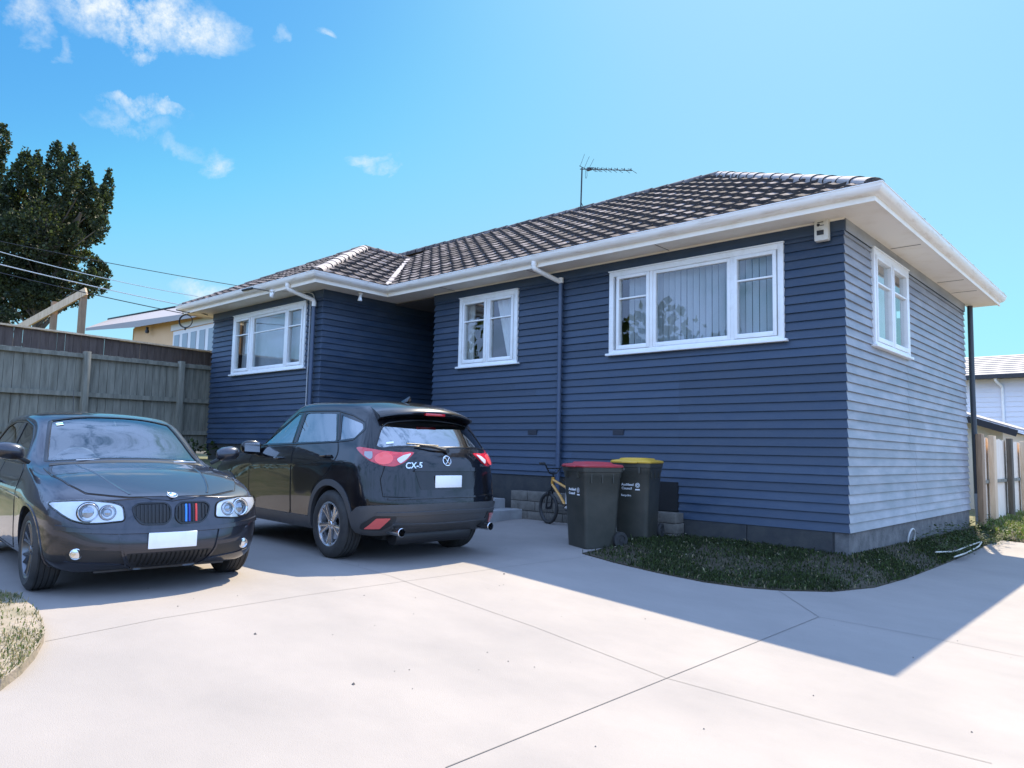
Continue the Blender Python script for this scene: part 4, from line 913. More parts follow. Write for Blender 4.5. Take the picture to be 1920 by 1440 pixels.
def rounded(p, r=.02, k=4):
    """polygon with rounded corners"""
    out = []; m = len(p)
    for i in range(m):
        a, c, e = Vector(p[i - 1]), Vector(p[i]), Vector(p[(i + 1) % m]); d1, d2 = (a - c), (e - c); rr = min(r, d1.length * .45, d2.length * .45); d1.normalize(); d2.normalize()
        for j in range(k + 1):
            t = j / k; out.append(tuple((c + d1 * rr) * (1 - t) ** 2 + c * 2 * t * (1 - t) + (c + d2 * rr) * t * t))
    return out
def patch(name, skin, pr, outline, m, parent, off=.003, thick=.012, step=.035, scale=(1, 1), dome=0, smooth=True, normaloff=True):
    from mathutils.geometry import delaunay_2d_cdt
    outline = [(q[0] * scale[0], q[1] * scale[1]) for q in outline]; ux, uy = 1 / scale[0], 1 / scale[1]
    loop = []; n = len(outline)
    for i in range(n):
        a, c = Vector(outline[i]), Vector(outline[(i + 1) % n]); k = max(1, int((c - a).length / step))
        loop += [a.lerp(c, j / k) for j in range(k)]
    pts = list(loop); nl = len(loop); xs = [p.x for p in loop]; ys = [p.y for p in loop]; sx, sy = step, step
    poly = [tuple(p) for p in loop]
    def dist(x, y): return min(math.hypot(x - p.x, y - p.y) for p in loop)
    x = min(xs) + sx * .5; r_ = 0
    while x < max(xs):
        y = min(ys) + sy * (.5 if r_ % 2 else 1)
        while y < max(ys):
            if inpoly(x, y, poly) and dist(x, y) > step * .45: pts.append(Vector((x, y)))
            y += sy
        x += sx * .87; r_ += 1
    vo, eo, fo, _, _, _ = delaunay_2d_cdt(pts, [(i, (i + 1) % nl) for i in range(nl)], [], 1, 1e-6)
    top, inn = [], []
    for v in vo:
        o, d = pr.ray(v.x * ux, v.y * uy); h, nn = skin.cast(o, d)
        if nn.dot(d) > 0: nn = -nn
        dm = dome * min(1, dist(v.x, v.y) / (step * 2.2)) if dome else 0
        top.append(h + nn * (off + dm)); inn.append(h + nn * (off - thick))
    nv = len(vo); fs = [tuple(f) for f in fo]; 
    # side skirt
    used = {}
    for f in fs:
        for i in range(len(f)):
            e = (f[i], f[(i + 1) % len(f)]); used[e] = 1
    bd = [e for e in used if (e[1], e[0]) not in used]; sk = [(a, c, c + nv, a + nv) for a, c in bd]
    me = bpy.data.meshes.new(name); me.from_pydata(top + inn, [], fs + sk); me.materials.append(m)
    bm = bmesh.new(); bm.from_mesh(me); bmesh.ops.delete(bm, geom=[v for v in bm.verts if not v.link_faces], context='VERTS')
    bm.normal_update(); bmesh.ops.recalc_face_normals(bm, faces=bm.faces)
    bm.to_mesh(me); bm.free()
    me.polygons.foreach_set('use_smooth', [smooth] * len(me.polygons)); me.set_sharp_from_angle(angle=R(45)); me.update()
    return link(name, me, parent)
def strip(name, skin, pr, line, w, m, parent, off=.004, closed=False, step=.03, thick=.003):
    """a thin ribbon following the skin along a line (seams, trims)"""
    P = []; n = len(line)
    for i in range(n if closed else n - 1):
        a, c = Vector(line[i]), Vector(line[(i + 1) % n]); k = max(1, int((c - a).length / step)); P += [a.lerp(c, j / k) for j in range(k)]
    if not closed: P.append(Vector(line[-1]))
    H = []
    for p in P:
        o, d = pr.ray(p.x, p.y); h, nn = skin.cast(o, d)
        if nn.dot(d) > 0: nn = -nn
        H.append((h, nn))
    vs, fs = [], []; m_ = len(H)
    for i, (h, nn) in enumerate(H):
        a = H[(i - 1) % m_][0] if (closed or i) else h; c = H[(i + 1) % m_][0] if (closed or i < m_ - 1) else h
        s = (c - a).cross(nn).normalized() * w / 2; vs += [h - s + nn * (off - thick), h - s * .8 + nn * off, h + s * .8 + nn * off, h + s + nn * (off - thick)]
    for i in range(m_ if closed else m_ - 1):
        j = (i + 1) % m_
        for k in range(3): fs.append((i * 4 + k, i * 4 + k + 1, j * 4 + k + 1, j * 4 + k))
    b = MB(); b.add(vs, fs); return b.build(name, m, parent, smooth=True, angle=70)
def temp_obj(me):
    o = bpy.data.objects.new('tmp', me); COL.objects.link(o); return o
def boolean(me, cutters, op='DIFFERENCE'):
    o = temp_obj(me); ts = [o]
    for c in cutters:
        t = temp_obj(c); ts.append(t); md = o.modifiers.new('b', 'BOOLEAN'); md.operation = op; md.object = t; md.solver = 'EXACT'
    dg = bpy.context.evaluated_depsgraph_get(); dg.update(); r = bpy.data.meshes.new_from_object(o.evaluated_get(dg))
    for t in ts: bpy.data.objects.remove(t)
    return r
def fix_normals(me, skin, tol=.0015):
    """keep the skin's own smooth shading on a cut body"""
    nl = []; me.update()
    for p in me.polygons:
        p.use_smooth = True
    for p in me.polygons:
        c = p.center; on = skin.t.find_nearest(c)
        for li in p.loop_indices:
            co = me.vertices[me.loops[li].vertex_index].co; h = skin.t.find_nearest(co)
            if on[3] < .004 and h[3] < tol and abs(on[1].dot(p.normal)) > .85:
                n = skin.normal_at(h[0], h[2]); n = n if n.dot(p.normal) > 0 else -n; nl.append(n)
            else: nl.append(p.normal.copy())
    me.normals_split_custom_set(nl)
def prism_mesh(poly, pr, d0, d1):
    """solid made by sweeping an outline along its projection direction"""
    b = MB(); n = len(poly); r = [pr.ray(*p) for p in poly]; vs = [o + d * d0 for o, d in r] + [o + d * d1 for o, d in r]
    b.add(vs, [tuple(range(n)), tuple(range(2 * n - 1, n - 1, -1))] + [(i, n + i, n + (i + 1) % n, (i + 1) % n) for i in range(n)])
    me = bpy.data.meshes.new('p'); me.from_pydata([tuple(v) for v in b.v], [], b.f); bm = bmesh.new(); bm.from_mesh(me); bmesh.ops.recalc_face_normals(bm, faces=bm.faces); bm.to_mesh(me); bm.free(); return me
def cyl_mesh(c, r, y0, y1, n=64, squash=1.0):
    b = MB(); Mx = Matrix.Translation((c[0], 0, c[1])) @ Matrix.Rotation(R(-90), 4, 'X')
    vs = [Vector((c[0] + r * math.cos(2 * math.pi * i / n), y, c[1] + r * squash * math.sin(2 * math.pi * i / n))) for y in (y0, y1) for i in range(n)]
    b.add(vs, [tuple(range(n))[::-1], tuple(range(n, 2 * n))] + [(i, (i + 1) % n, n + (i + 1) % n, n + i) for i in range(n)])
    me = bpy.data.meshes.new('p'); me.from_pydata([tuple(v) for v in b.v], [], b.f); bm = bmesh.new(); bm.from_mesh(me); bmesh.ops.recalc_face_normals(bm, faces=bm.faces); bm.to_mesh(me); bm.free(); return me
def cabin_mesh(me, inset, x0, x1, z0):
    c = me.copy(); c.update(); ns = [v.normal.copy() for v in c.vertices]
    for v, n in zip(c.vertices, ns): v.co = v.co - n * inset
    b = MB(); b.box((x0, -2, z0), (x1, 2, 3)); bx = bpy.data.meshes.new('b'); bx.from_pydata([tuple(v) for v in b.v], [], b.f)
    return boolean(c, [bx], 'INTERSECT')
def text_mesh(txt, size, depth=.002, spacing=1.0, shear=0):
    cu_ = bpy.data.curves.new('t', 'FONT'); cu_.body = txt; cu_.size = size; cu_.extrude = depth; cu_.align_x = 'CENTER'; cu_.align_y = 'CENTER'; cu_.space_character = spacing; cu_.shear = shear; cu_.resolution_u = 3; cu_.offset = size * .018
    o = bpy.data.objects.new('t', cu_); COL.objects.link(o); dg = bpy.context.evaluated_depsgraph_get(); dg.update(); me = bpy.data.meshes.new_from_object(o.evaluated_get(dg)); bpy.data.objects.remove(o); return me
def place_text(name, txt, size, loc, right, up, m, parent, depth=.002, spacing=1.0, shear=0):
    me = text_mesh(txt, size, depth, spacing, shear); r, u = Vector(right).normalized(), Vector(up).normalized(); n = r.cross(u); me.transform(Matrix(((r.x, u.x, n.x, loc[0]), (r.y, u.y, n.y, loc[1]), (r.z, u.z, n.z, loc[2]), (0, 0, 0, 1))))
    me.materials.clear(); me.materials.append(m); me.name = name; return link(name, me, parent)
def wheel(parent, loc, sgn, rt, wt, rr, style, m_rim, toe=0):
    """wheel part with tyre, rim and brake disc as sub-parts; outer face towards sgn*y"""
    w = bpy.data.objects.new('wheel', None); COL.objects.link(w); w.parent = parent; w.location = loc; w.rotation_euler = (0, 0, toe); w.empty_display_size = .1
    Mx = Matrix.Rotation(R(-90 * sgn), 4, 'X'); h = wt / 2
    prof = [(rr - .012, -h * .82), (rr + .01, -h * .93), ((rr + rt) / 2, -h * 1.02), (rt - .03, -h * .95), (rt - .008, -h * .80)]
    for k in range(4):
        g = -.55 + k * .3667; prof += [(rt, (g - .16) * h), (rt, (g - .035) * h), (rt - .008, (g - .03) * h), (rt - .008, (g + .03) * h), (rt, (g + .035) * h)]
    prof += [(rt, .72 * h), (rt - .008, h * .80), (rt - .03, h * .95), ((rr + rt) / 2, h * 1.02), (rr + .01, h * .93), (rr - .012, h * .82)]
    b = MB(); b.lathe(prof, 72, Mx, closed=True); t = b.build('tyre', M['rubber'], w, smooth=True, angle=35)
    b = MB(); b.lathe([(rr + .004, h * .86), (rr + .008, h * .90), (rr - .004, h * .93), (rr - .014, h * .88), (rr - .020, h * .70), (rr - .03, h * .2), (rr - .035, -h * .5), (rr - .015, -h * .85)], 72, Mx)
    n, tw, wo, wi, zo, zi = style['n'], style.get('twin', 0), style['wo'], style['wi'], h * .80, h * style.get('dish', .70)
    r0, r1 = .035, rr - .012
    for k in range(n):
        a0 = 2 * math.pi * k / n + style.get('rot', 0)
        for s in ((-1, 1) if tw else (0,)):
            ai, ao = a0 + s * tw * .55, a0 + s * tw
            pts = []
            for j in range(6):
                t_ = j / 5; r = r0 + (r1 - r0) * t_; a = ai + (ao - ai) * t_; wd = wi + (wo - wi) * t_; z = zi + (zo - zi) * t_ ** 2 ; pts.append((r, a, wd, z))
            vs = []
            for r, a, wd, z in pts:
                ca, sa = math.cos(a), math.sin(a)
                for dx, dz in ((-wd / 2, -.014), (-wd * .42, .0), (0, .006), (wd * .42, .0), (wd / 2, -.014), (wd * .35, -.035), (-wd * .35, -.035)): vs.append(Mx @ Vector((r * ca - dx * sa, r * sa + dx * ca, z + dz)))
            fs = [(i * 7 + q, i * 7 + (q + 1) % 7, (i + 1) * 7 + (q + 1) % 7, (i + 1) * 7 + q) for i in range(5) for q in range(7)]
            b.add(vs, fs)
    b.lathe([(0, zi + .012), (.026, zi + .011), (.032, zi + .004), (.060, zi + .0), (.066, zi - .03)], 32, Mx)
    for k in range(5):
        a = 2 * math.pi * (k + .5) / 5; c = Mx @ Vector((.048 * math.cos(a), .048 * math.sin(a), zi - .002)); b.tube([c, Mx @ Vector((.048 * math.cos(a), .048 * math.sin(a), zi + .010))], .007, 6)
    b.build('rim', m_rim, w, smooth=True, angle=40)
    b = MB(); b.lathe([(.07, .1 * h), (rr * .72, .1 * h), (rr * .72, -.05 * h), (.07, -.05 * h)], 40, Mx); b.build('brake_disc', M['steel'], w, smooth=True, angle=30)
    b = MB(); b.lathe([(0, -.25 * h), (rr - .03, -.25 * h)], 40, Mx); b.build('backing', M['blackplastic'], w)
    return w
def badge_disc(name, loc, nrm, r, m_ring, m_face, parent, up=(0, 0, 1)):
    n = Vector(nrm).normalized(); x = Vector(up).cross(n).normalized(); y = n.cross(x); Mx = Matrix(((x.x, y.x, n.x, loc[0]), (x.y, y.y, n.y, loc[1]), (x.z, y.z, n.z, loc[2]), (0, 0, 0, 1)))
    b = MB(); b.lathe([(r, 0), (r, .004), (r * .9, .006), (r * .84, .005)], 32, Mx); o = b.build(name, m_ring, parent, smooth=True)
    b = MB(); b.lathe([(0, .0045), (r * .85, .0045)], 32, Mx); b.build('face', m_face, o); return o, Mx
M['seam'] = mat('panel_gap', (.004, .004, .004), .9)
M['trim'] = mat('gloss_black_trim', (.008, .008, .009), .12)
M['seat'] = mat('dark_seat_fabric', (.02, .02, .022), .9)
M['bulb'] = mat('lamp_reflector', (.75, .77, .80), .10, metal=1)
M['lens'] = glassmat('clear_lamp_lens', (.93, .94, .95), 1.0, .02, 1.45)
def paint(name, col, flake=.0, rough=.25, metal=.0, bump=0):
    m = mat(name, col, rough, metal, .12, coat=1.0); m.node_tree.nodes['Principled BSDF'].inputs['Coat IOR'].default_value = 1.5; return m
# ================================================================ the near car: dark grey hatchback facing the camera side
M['hpaint'] = paint('graphite_metallic_paint', (.040, .042, .054), rough=.30, metal=.6)
M['hglass'] = glassmat('windscreen_glass', (.50, .60, .66), 1.0, 0, 1.75); M['htint'] = glassmat('dark_side_glass', (.16, .19, .20), 1.0, 0, 1.5)
hb = thing('hatchback_car', (-3.756, -6.576, -.03), -.083, 'dark metallic grey hatchback with twin round headlamps and blue and red grille stripes', 'car')
def hrow(x, sill, low, mid, sho, belt, cant, edge, t1, t0, zb=.19, ub=.45):
    return [(x, 0, zb), (x, ub, zb)] + [(x + (p[2] if len(p) > 2 else 0), p[0], p[1]) for p in (sill, low, mid, sho, belt, cant, edge, t1)] + [(x + (t0[1] if len(t0) > 1 else 0), 0, t0[0])]
HR = [
 hrow(-3.27, (.66, .24), (.76, .34), (.80, .55), (.79, .80), (.72, .98), (.56, 1.22), (.47, 1.30), (.24, 1.335), (1.34,), .24),
 hrow(-3.00, (.72, .21), (.83, .30), (.865, .55), (.865, .80), (.79, .985), (.61, 1.31), (.52, 1.39), (.26, 1.43), (1.44,), .2),
 hrow(-2.62, (.74, .20), (.845, .30), (.88, .55), (.88, .79), (.80, .98), (.64, 1.36), (.555, 1.43), (.28, 1.47), (1.48,)),
 hrow(-2.15, (.74, .20), (.84, .30), (.865, .55), (.868, .775), (.80, .965), (.65, 1.375), (.57, 1.445), (.29, 1.488), (1.498,)),
 hrow(-1.65, (.74, .20), (.84, .30), (.86, .55), (.865, .765), (.80, .95), (.65, 1.37), (.57, 1.438), (.29, 1.475), (1.485,)),
 hrow(-1.22, (.74, .20), (.84, .30), (.86, .55), (.865, .755), (.80, .94), (.63, 1.33, -.02), (.55, 1.378, 0), (.28, 1.408, .05), (1.415, .06)),
 hrow(-.85, (.74, .20), (.84, .30), (.86, .55), (.865, .745), (.805, .93), (.695, 1.125, -.05), (.61, 1.165, .0), (.30, 1.215, .05), (1.225, .06)),
 hrow(-.46, (.74, .20), (.84, .30), (.86, .55), (.865, .73), (.81, .915), (.725, .955, -.07), (.60, .98, -.02), (.31, 1.0, .04), (1.006, .06)),
 hrow(-.02, (.73, .20), (.84, .30), (.875, .55), (.875, .71), (.815, .85), (.70, .90), (.56, .923), (.28, .943), (.948,)),
 hrow(.34, (.71, .20), (.81, .30), (.835, .52), (.83, .665), (.765, .785), (.655, .830), (.52, .845), (.26, .862), (.866,)),
 hrow(.54, (.63, .19, -.03), (.72, .27, -.02), (.745, .46), (.735, .60, .0), (.68, .705, .01), (.575, .738, .04), (.45, .755, .07), (.23, .768, .10), (.773, .11), .18, .42)]
HB = cage_body(HR,
  ([(-3.46, .42, .32), (-3.49, .42, .55), (-3.44, .42, .80), (-3.40, .40, .98), (-3.33, .30, 1.20)], [(-3.49, 0, .32), (-3.52, 0, .55), (-3.47, 0, .80), (-3.43, 0, .98), (-3.36, 0, 1.21)]),
  ([(.705, .42, .30), (.715, .42, .47), (.695, .40, .60), (.68, .37, .69), (.675, .33, .735)], [(.745, 0, .30), (.755, 0, .47), (.74, 0, .60), (.72, 0, .69), (.70, 0, .742)]), {5: .35, 6: .25, 7: .5})
HS = Skin(HB)

def sym(fn):
    for sgn in (1, -1): fn(sgn)
def make_body(me, skin, m, parent, cab, windows, wells, name='body'):
    cabin = cabin_mesh(me, *cab); cut = [cabin] + [prism_mesh(*w) for w in windows] + [cyl_mesh(c, r, y0, y1, squash=q) for c, r, y0, y1, q in wells]
    bd = boolean(me.copy(), cut); fix_normals(bd, skin); bd.materials.clear(); bd.materials.append(m); bd.materials.append(M['seat'])
    for p in bd.polygons:
        h = skin.t.find_nearest(p.center); p.material_index = 0 if h[3] < .012 else 1
    return link(name, bd, parent)
# outlines
WS_N = Vector((.457, 0, .889)); WS = Proj('vec', o=Vector((-.84, 0, 1.205)) + WS_N, u=Vector((0, 1, 0)), v=Vector((-.889, 0, .457)), d=-WS_N)
ws_out = rounded([(-.66, -.335), (-.50, -.385), (-.25, -.41), (0, -.418), (.25, -.41), (.50, -.385), (.66, -.335), (.595, .05), (.535, .375), (.25, .408), (0, .415), (-.25, .408), (-.535, .375), (-.595, .05)], .03)
fgl = rounded([(-.84, .985), (-1.12, 1.195), (-1.30, 1.298), (-1.58, 1.352), (-1.56, .995)], .02)
rgl = rounded([(-1.67, .998), (-1.67, 1.356), (-2.1, 1.36), (-2.42, 1.315), (-2.78, 1.12), (-2.66, 1.03)], .03)
SD = {s: Proj('side', s) for s in (1, -1)}; FR_ = {s: Proj('front', s) for s in (1, -1)}
make_body(HB, HS, M['hpaint'], hb, (.05, -3.15, -.52, .69), [(ws_out, WS, .5, 1.25)] + [(o, SD[1], .8, 3.2) for o in (fgl, rgl)],
          [((0, .315), .350, .50, 1.2, 1.0), ((0, .315), .350, -1.2, -.50, 1.0), ((-2.66, .315), .350, .50, 1.2, 1.0), ((-2.66, .315), .350, -1.2, -.50, 1.0)])
patch('windscreen', HS, WS, ws_out, M['hglass'], hb, off=-.006, thick=.003, step=.06)
strip('windscreen_seal', HS, WS, ws_out, .035, M['trim'], hb, off=.0025, closed=True)
patch('hood', HS, Proj('top'), rounded([(-.42, .69), (0, .71), (.32, .655), (.50, .575), (.60, .42), (.66, .31), (.688, .16), (.70, 0), (.688, -.16), (.66, -.31), (.60, -.42), (.50, -.575), (.32, -.655), (0, -.71), (-.42, -.69), (-.375, -.40), (-.355, 0), (-.375, .40)], .03), M['hpaint'], hb, off=.0045, thick=.012, step=.05)
strip('hood_gap', HS, Proj('top'), [(-.42, .70), (0, .72), (.32, .665), (.508, .582), (.61, .43), (.67, .32), (.698, .16), (.71, 0), (.698, -.16), (.67, -.32), (.61, -.43), (.508, -.582), (.32, -.665), (0, -.72), (-.42, -.70)], .005, M['seam'], hb, off=.003)
for s in (1, -1):
    patch('side_window', HS, SD[s], fgl, M['htint'], hb, off=-.006, thick=.003, step=.08); patch('side_window', HS, SD[s], rgl, M['htint'], hb, off=-.006, thick=.003, step=.08)
    strip('window_trim', HS, SD[s], rounded([(-.80, .972), (-1.10, 1.21), (-1.29, 1.315), (-1.6, 1.372), (-2.1, 1.377), (-2.43, 1.33), (-2.82, 1.12), (-2.68, 1.012), (-1.6, .978)], .03), .024, M['trim'], hb, off=.003, closed=True)
    strip('hood_crease', HS, Proj('top'), [(-.36, s * .47), (0, s * .44), (.3, s * .395), (.50, s * .345), (.62, s * .30)], .022, M['hpaint'], hb, off=.007, thick=.006)
    fd = patch('front_door', HS, SD[s], rounded([(-.62, .34), (-.60, .90), (-.74, .962), (-1.61, .985), (-1.61, .30), (-.66, .27)], .05), M['hpaint'], hb, off=.003, thick=.01, step=.08)
    strip('door_gap', HS, SD[s], rounded([(-.608, .33), (-.588, .905), (-.74, .972), (-1.62, .995), (-1.62, .29), (-.65, .258)], .05), .008, M['seam'], fd, off=.002, closed=True)
    rd = patch('rear_door', HS, SD[s], rounded([(-1.64, .30), (-1.64, .985), (-2.55, 1.005), (-2.60, .80), (-2.30, .50), (-2.22, .30)], .05), M['hpaint'], hb, off=.003, thick=.01, step=.08)
    for x, d in ((-1.45, fd), (-2.32, rd)):
        b = MB(); b.tube(bend([(x - .10, s * .868, .80), (x - .08, s * .905, .80), (x + .08, s * .905, .795), (x + .10, s * .868, .795)], .02), .011, 8); b.build('handle', M['hpaint'], d, smooth=True)
    strip('side_crease', HS, SD[s], [(-.36, .70), (-1.2, .735), (-2.2, .765), (-3.1, .79)], .012, M['hpaint'], hb, off=.004)
    # wheel arch lips
    for wx in (0, -2.66): strip('arch_lip', HS, SD[s], [(wx + .354 * math.cos(t), .315 + .354 * math.sin(t)) for t in np.linspace(-.28, math.pi + .28, 34)], .02, M['hpaint'], hb, off=.007, thick=.02)
    # headlamp
    hl_out = rounded([(.345, .574), (.42, .568), (.50, .560), (.60, .558), (.68, .582), (.745, .63), (.805, .695), (.79, .714), (.71, .724), (.57, .730), (.43, .714), (.358, .688)], .03)
    hl = patch('headlight', HS, FR_[s], hl_out, mat('lamp_housing_silver', (.66, .68, .71), .30, metal=.35) if s == 1 else bpy.data.materials['lamp_housing_silver'], hb, off=.004, thick=.02, step=.03)
    strip('surround', HS, FR_[s], hl_out, .014, M['seam'], hl, off=.006, closed=True)
    for (y, z, r) in ((.585, .643, .072), (.462, .640, .054)):
        h, nn = HS.cast(*FR_[s].ray(y, z)); c = h + Vector((.010, 0, 0)); ax = (Vector((1, 0, .05)) + nn * .9).normalized(); Mx = Matrix.Translation(c) @ ax.to_track_quat('Z', 'Y').to_matrix().to_4x4()
        b = MB(); b.lathe([(r, -.02), (r, .010), (r * .93, .016), (r * .84, .010), (r * .80, -.004)], 36, Mx); b.build('halo_ring', M['bulb'], hl, smooth=True)
        b = MB(); b.lathe([(r * 1.10, -.02), (r * 1.10, .004), (r * 1.0, .007), (r * .99, -.01)], 36, Mx); b.build('bezel', M['blackplastic'], hl, smooth=True)
        b = MB(); b.lathe([(r * .80, -.004), (r * .72, -.012), (r * .62, -.010)], 36, Mx); b.build('shroud', mat('lamp_shroud', (.16, .17, .19), .25, metal=.5) if 'lamp_shroud' not in bpy.data.materials else bpy.data.materials['lamp_shroud'], hl, smooth=True)
        b = MB(); b.lathe([(r * .62, -.010), (r * .55, .004), (r * .3, .014), (0, .018)], 32, Mx); b.build('projector', mat('projector_glass', (.30, .33, .37), .04, metal=.85) if 'projector_glass' not in bpy.data.materials else bpy.data.materials['projector_glass'], hl, smooth=True)
    patch('lens', HS, FR_[s], hl_out, M['lens'], hl, off=.020, thick=.006, step=.03, dome=.006)
    # kidney grille
    kid = rounded([(.018, .585), (.022, .672), (.062, .704), (.255, .702), (.296, .672), (.276, .60), (.232, .545), (.055, .540)], .035)
    kg = patch('kidney_grille', HS, FR_[s], kid, M['blackplastic'], hb, off=.004, thick=.02, step=.03)
    strip('frame', HS, FR_[s], kid, .016, M['trim'], kg, off=.014, closed=True, thick=.012)
    for i in range(9):
        y = .045 + i * .027
        zt_, zb_ = (.690 if y < .24 else .675), (.553 if y < .2 else .553 + (y - .2) * .75); col = M['blackplastic']
        if s == 1 and i in (2, 3): col = M.setdefault('mblue', mat('stripe_light_blue', (.05, .28, .75), .4)) if i == 2 else M.setdefault('mnavy', mat('stripe_dark_blue', (.02, .05, .35), .4))
        if s == 1 and i in (5, 6): col = M.setdefault('mred', mat('stripe_red', (.75, .06, .05), .4))
        if i == 6 and s == 1: continue
        sl = strip('slat', HS, FR_[s], [(y, zb_), (y, zt_)], .012 if col is M['blackplastic'] else .017, col, kg, off=.013, thick=.012)
        if s == 1 and i in (2, 5): tag(sl, 'blue stripe clipped over the grille' if i == 2 else 'red stripe clipped over the grille')
    # fog lamp, brake duct, bumper side
    patch('air_duct', HS, FR_[s], rounded([(.345, .35), (.52, .358), (.60, .362), (.655, .375), (.70, .33), (.69, .285), (.60, .275), (.48, .27), (.315, .252)], .03), M['blackplastic'], hb, off=.002, thick=.01, step=.04)
    h, nn = HS.cast(*FR_[s].ray(.64, .333)); ax = (nn + Vector((1.2, 0, 0))).normalized(); Mx = Matrix.Translation(h) @ ax.to_track_quat('Z', 'Y').to_matrix().to_4x4()
    b = MB(); b.lathe([(.043, -.02), (.043, .008), (.038, .012), (.036, .006)], 28, Mx); fg = b.build('fog_light', M['chrome'], hb, smooth=True)
    b = MB(); b.lathe([(.037, .004), (.02, .009), (0, .011)], 28, Mx); b.build('lens', M['bulb'], fg, smooth=True)
    b = MB()
    strip('bumper_crease', HS, FR_[s], [(.37, .490), (.50, .500), (.66, .515), (.76, .535)], .016, M['hpaint'], hb, off=.008, thick=.012)
    strip('bumper_ledge', HS, FR_[s], [(0, .492), (.20, .491), (.40, .494), (.56, .503), (.68, .515), (.77, .532)], .040, M['hpaint'], hb, off=.022, thick=.030)
    strip('splitter_edge', HS, FR_[s], [(.30, .235), (.45, .252), (.60, .262), (.70, .275)], .014, M['hpaint'], hb, off=.010, thick=.016)
    # mirror
    mb = MB(); c = Vector((-.55, s * .935, 1.085)); vs = []; fs = []
    for i in range(9):
        ph = math.pi * i / 8
        for j in range(16):
            th = 2 * math.pi * j / 16; vx = -.02 + (.085 if math.cos(th) > 0 else .035) * math.sin(ph) ** .7 * math.cos(th); vs.append(c + Vector((vx, s * -.115 * math.cos(ph), .075 * math.sin(ph) ** .6 * math.sin(th) + .012 * math.cos(ph) * -1)))
    for i in range(8):
        for j in range(16): fs.append((i * 16 + j, i * 16 + (j + 1) % 16, (i + 1) * 16 + (j + 1) % 16, (i + 1) * 16 + j))
    mb.add(vs, fs); wm = mb.build('wing_mirror', M['hpaint'], hb, smooth=True, angle=80)
    b = MB(); b.beam((-.60, s * .78, .985), (-.57, s * .88, 1.045), .06, .035); b.build('stalk', M['blackplastic'], wm, bevel=.008)
lg = rounded([(-.372, .478), (-.34, .33), (-.295, .235), (-.235, .198), (0, .186), (.235, .198), (.295, .235), (.34, .33), (.372, .478), (.2, .484), (-.2, .484)], .03)
F1 = Proj('front', 1)
strip('intake_frame', HS, F1, [(-.385, .486), (-.352, .33), (-.303, .228), (-.237, .184), (0, .172), (.237, .184), (.303, .228), (.352, .33), (.385, .486)], .018, M['hpaint'], hb, off=.012, thick=.02)
ig = patch('lower_intake', HS, F1, rounded([(-.333, .325), (-.285, .237), (-.228, .206), (0, .196), (.228, .206), (.285, .237), (.333, .325)], .03), M['blackplastic'], hb, off=.003, thick=.01, step=.04)
for i in range(17):
    y = -.288 + i * .036; strip('slat', HS, F1, [(y, .222 if abs(y) < .24 else .26), (y, .318)], .010, M['seam'], ig, off=.011, thick=.01)
b = MB(); b.box((.770, -.185, .355), (.782, .185, .480)); npl = b.build('number_plate', M['white'], hb, bevel=.006); tag(npl, 'blank white front number plate')
o_, Mx = badge_disc('roundel', HS.cast(*Proj('top').ray(.688, 0))[0] + Vector((.004, 0, .005)), HS.cast(*Proj('top').ray(.688, 0))[1], .041, M['chrome'], M['blackplastic'], hb)
for q in range(4):
    b = MB(); b.lathe([(0, .0062), (.026, .0062)], 8, Mx, a0=q * math.pi / 2, a1=(q + 1) * math.pi / 2); b.build('quadrant', M['white'] if q % 2 == 0 else M.setdefault('rblue', mat('enamel_blue', (.05, .22, .6), .3)), o_)
# wipers, cowl, mirror, sticker, interior
patch('cowl_panel', HS, Proj('top'), rounded([(-.50, .64), (-.43, .40), (-.41, 0), (-.43, -.40), (-.50, -.64), (-.44, -.66), (-.372, -.40), (-.350, 0), (-.372, .40), (-.44, .66)], .01), M['blackplastic'], hb, off=.006, thick=.01, step=.05)
for (y0, y1, x0, x1, z0) in ((-.45, -.02, -.46, -.475, 1.012), (.02, .50, -.455, -.50, 1.012)):
    b = MB(); b.tube([(x0, y0, z0), ((x0 + x1) / 2 - .01, (y0 + y1) / 2, z0 + .012), (x1, y1, z0 - .006)], .008, 6); b.tube([(x0 + .04, (y0 + y1) / 2 + .1, z0 - .01), (x0, y1 + .08, z0 - .012)], .009, 6); b.build('wiper', M['steel'], hb, smooth=True)
b = MB(); b.box((-1.075, -.515, 1.27), (-1.070, -.455, 1.315)); 
st_ = patch('windscreen_sticker', HS, WS, [(-.50, .25), (-.445, .25), (-.445, .30), (-.50, .30)], mat('sticker_white', (.75, .85, .82), .5), hb, off=-.0, thick=.002, step=.05)
patch('band', HS, WS, [(-.50, .265), (-.445, .265), (-.445, .283), (-.50, .283)], mat('sticker_green', (.05, .45, .38), .5), st_, off=.002, thick=.001, step=.05)
b = MB(); b.box((-1.06, -.09, 1.27), (-1.03, .07, 1.335)); b.tube([(-1.04, 0, 1.33), (-1.10, 0, 1.38)], .01, 6); b.build('cabin_mirror', M['blackplastic'], hb, bevel=.01)
M['dash'] = mat('grey_dashboard', (.10, .105, .115), .55, bump=.15, bscale=200)
b = MB(); b.add([(-.50, -.66, .90), (-.50, .66, .90), (-.62, .68, .965), (-.62, -.68, .965), (-.98, .68, .985), (-.98, -.68, .985), (-1.05, .68, .85), (-1.05, -.68, .85)], [(0, 1, 2, 3), (3, 2, 4, 5), (5, 4, 6, 7)]); b.build('dashboard', M['dash'], hb, bevel=.02)
b = MB(); b.lathe([(.28 * 0 + .10, .0), (.15, .02), (.17, .0)], 24, Matrix.Translation((-.93, -.34, .93)) @ Matrix.Rotation(R(-70), 4, 'Y')); b.build('instrument_cowl', M['dash'], hb, smooth=True)
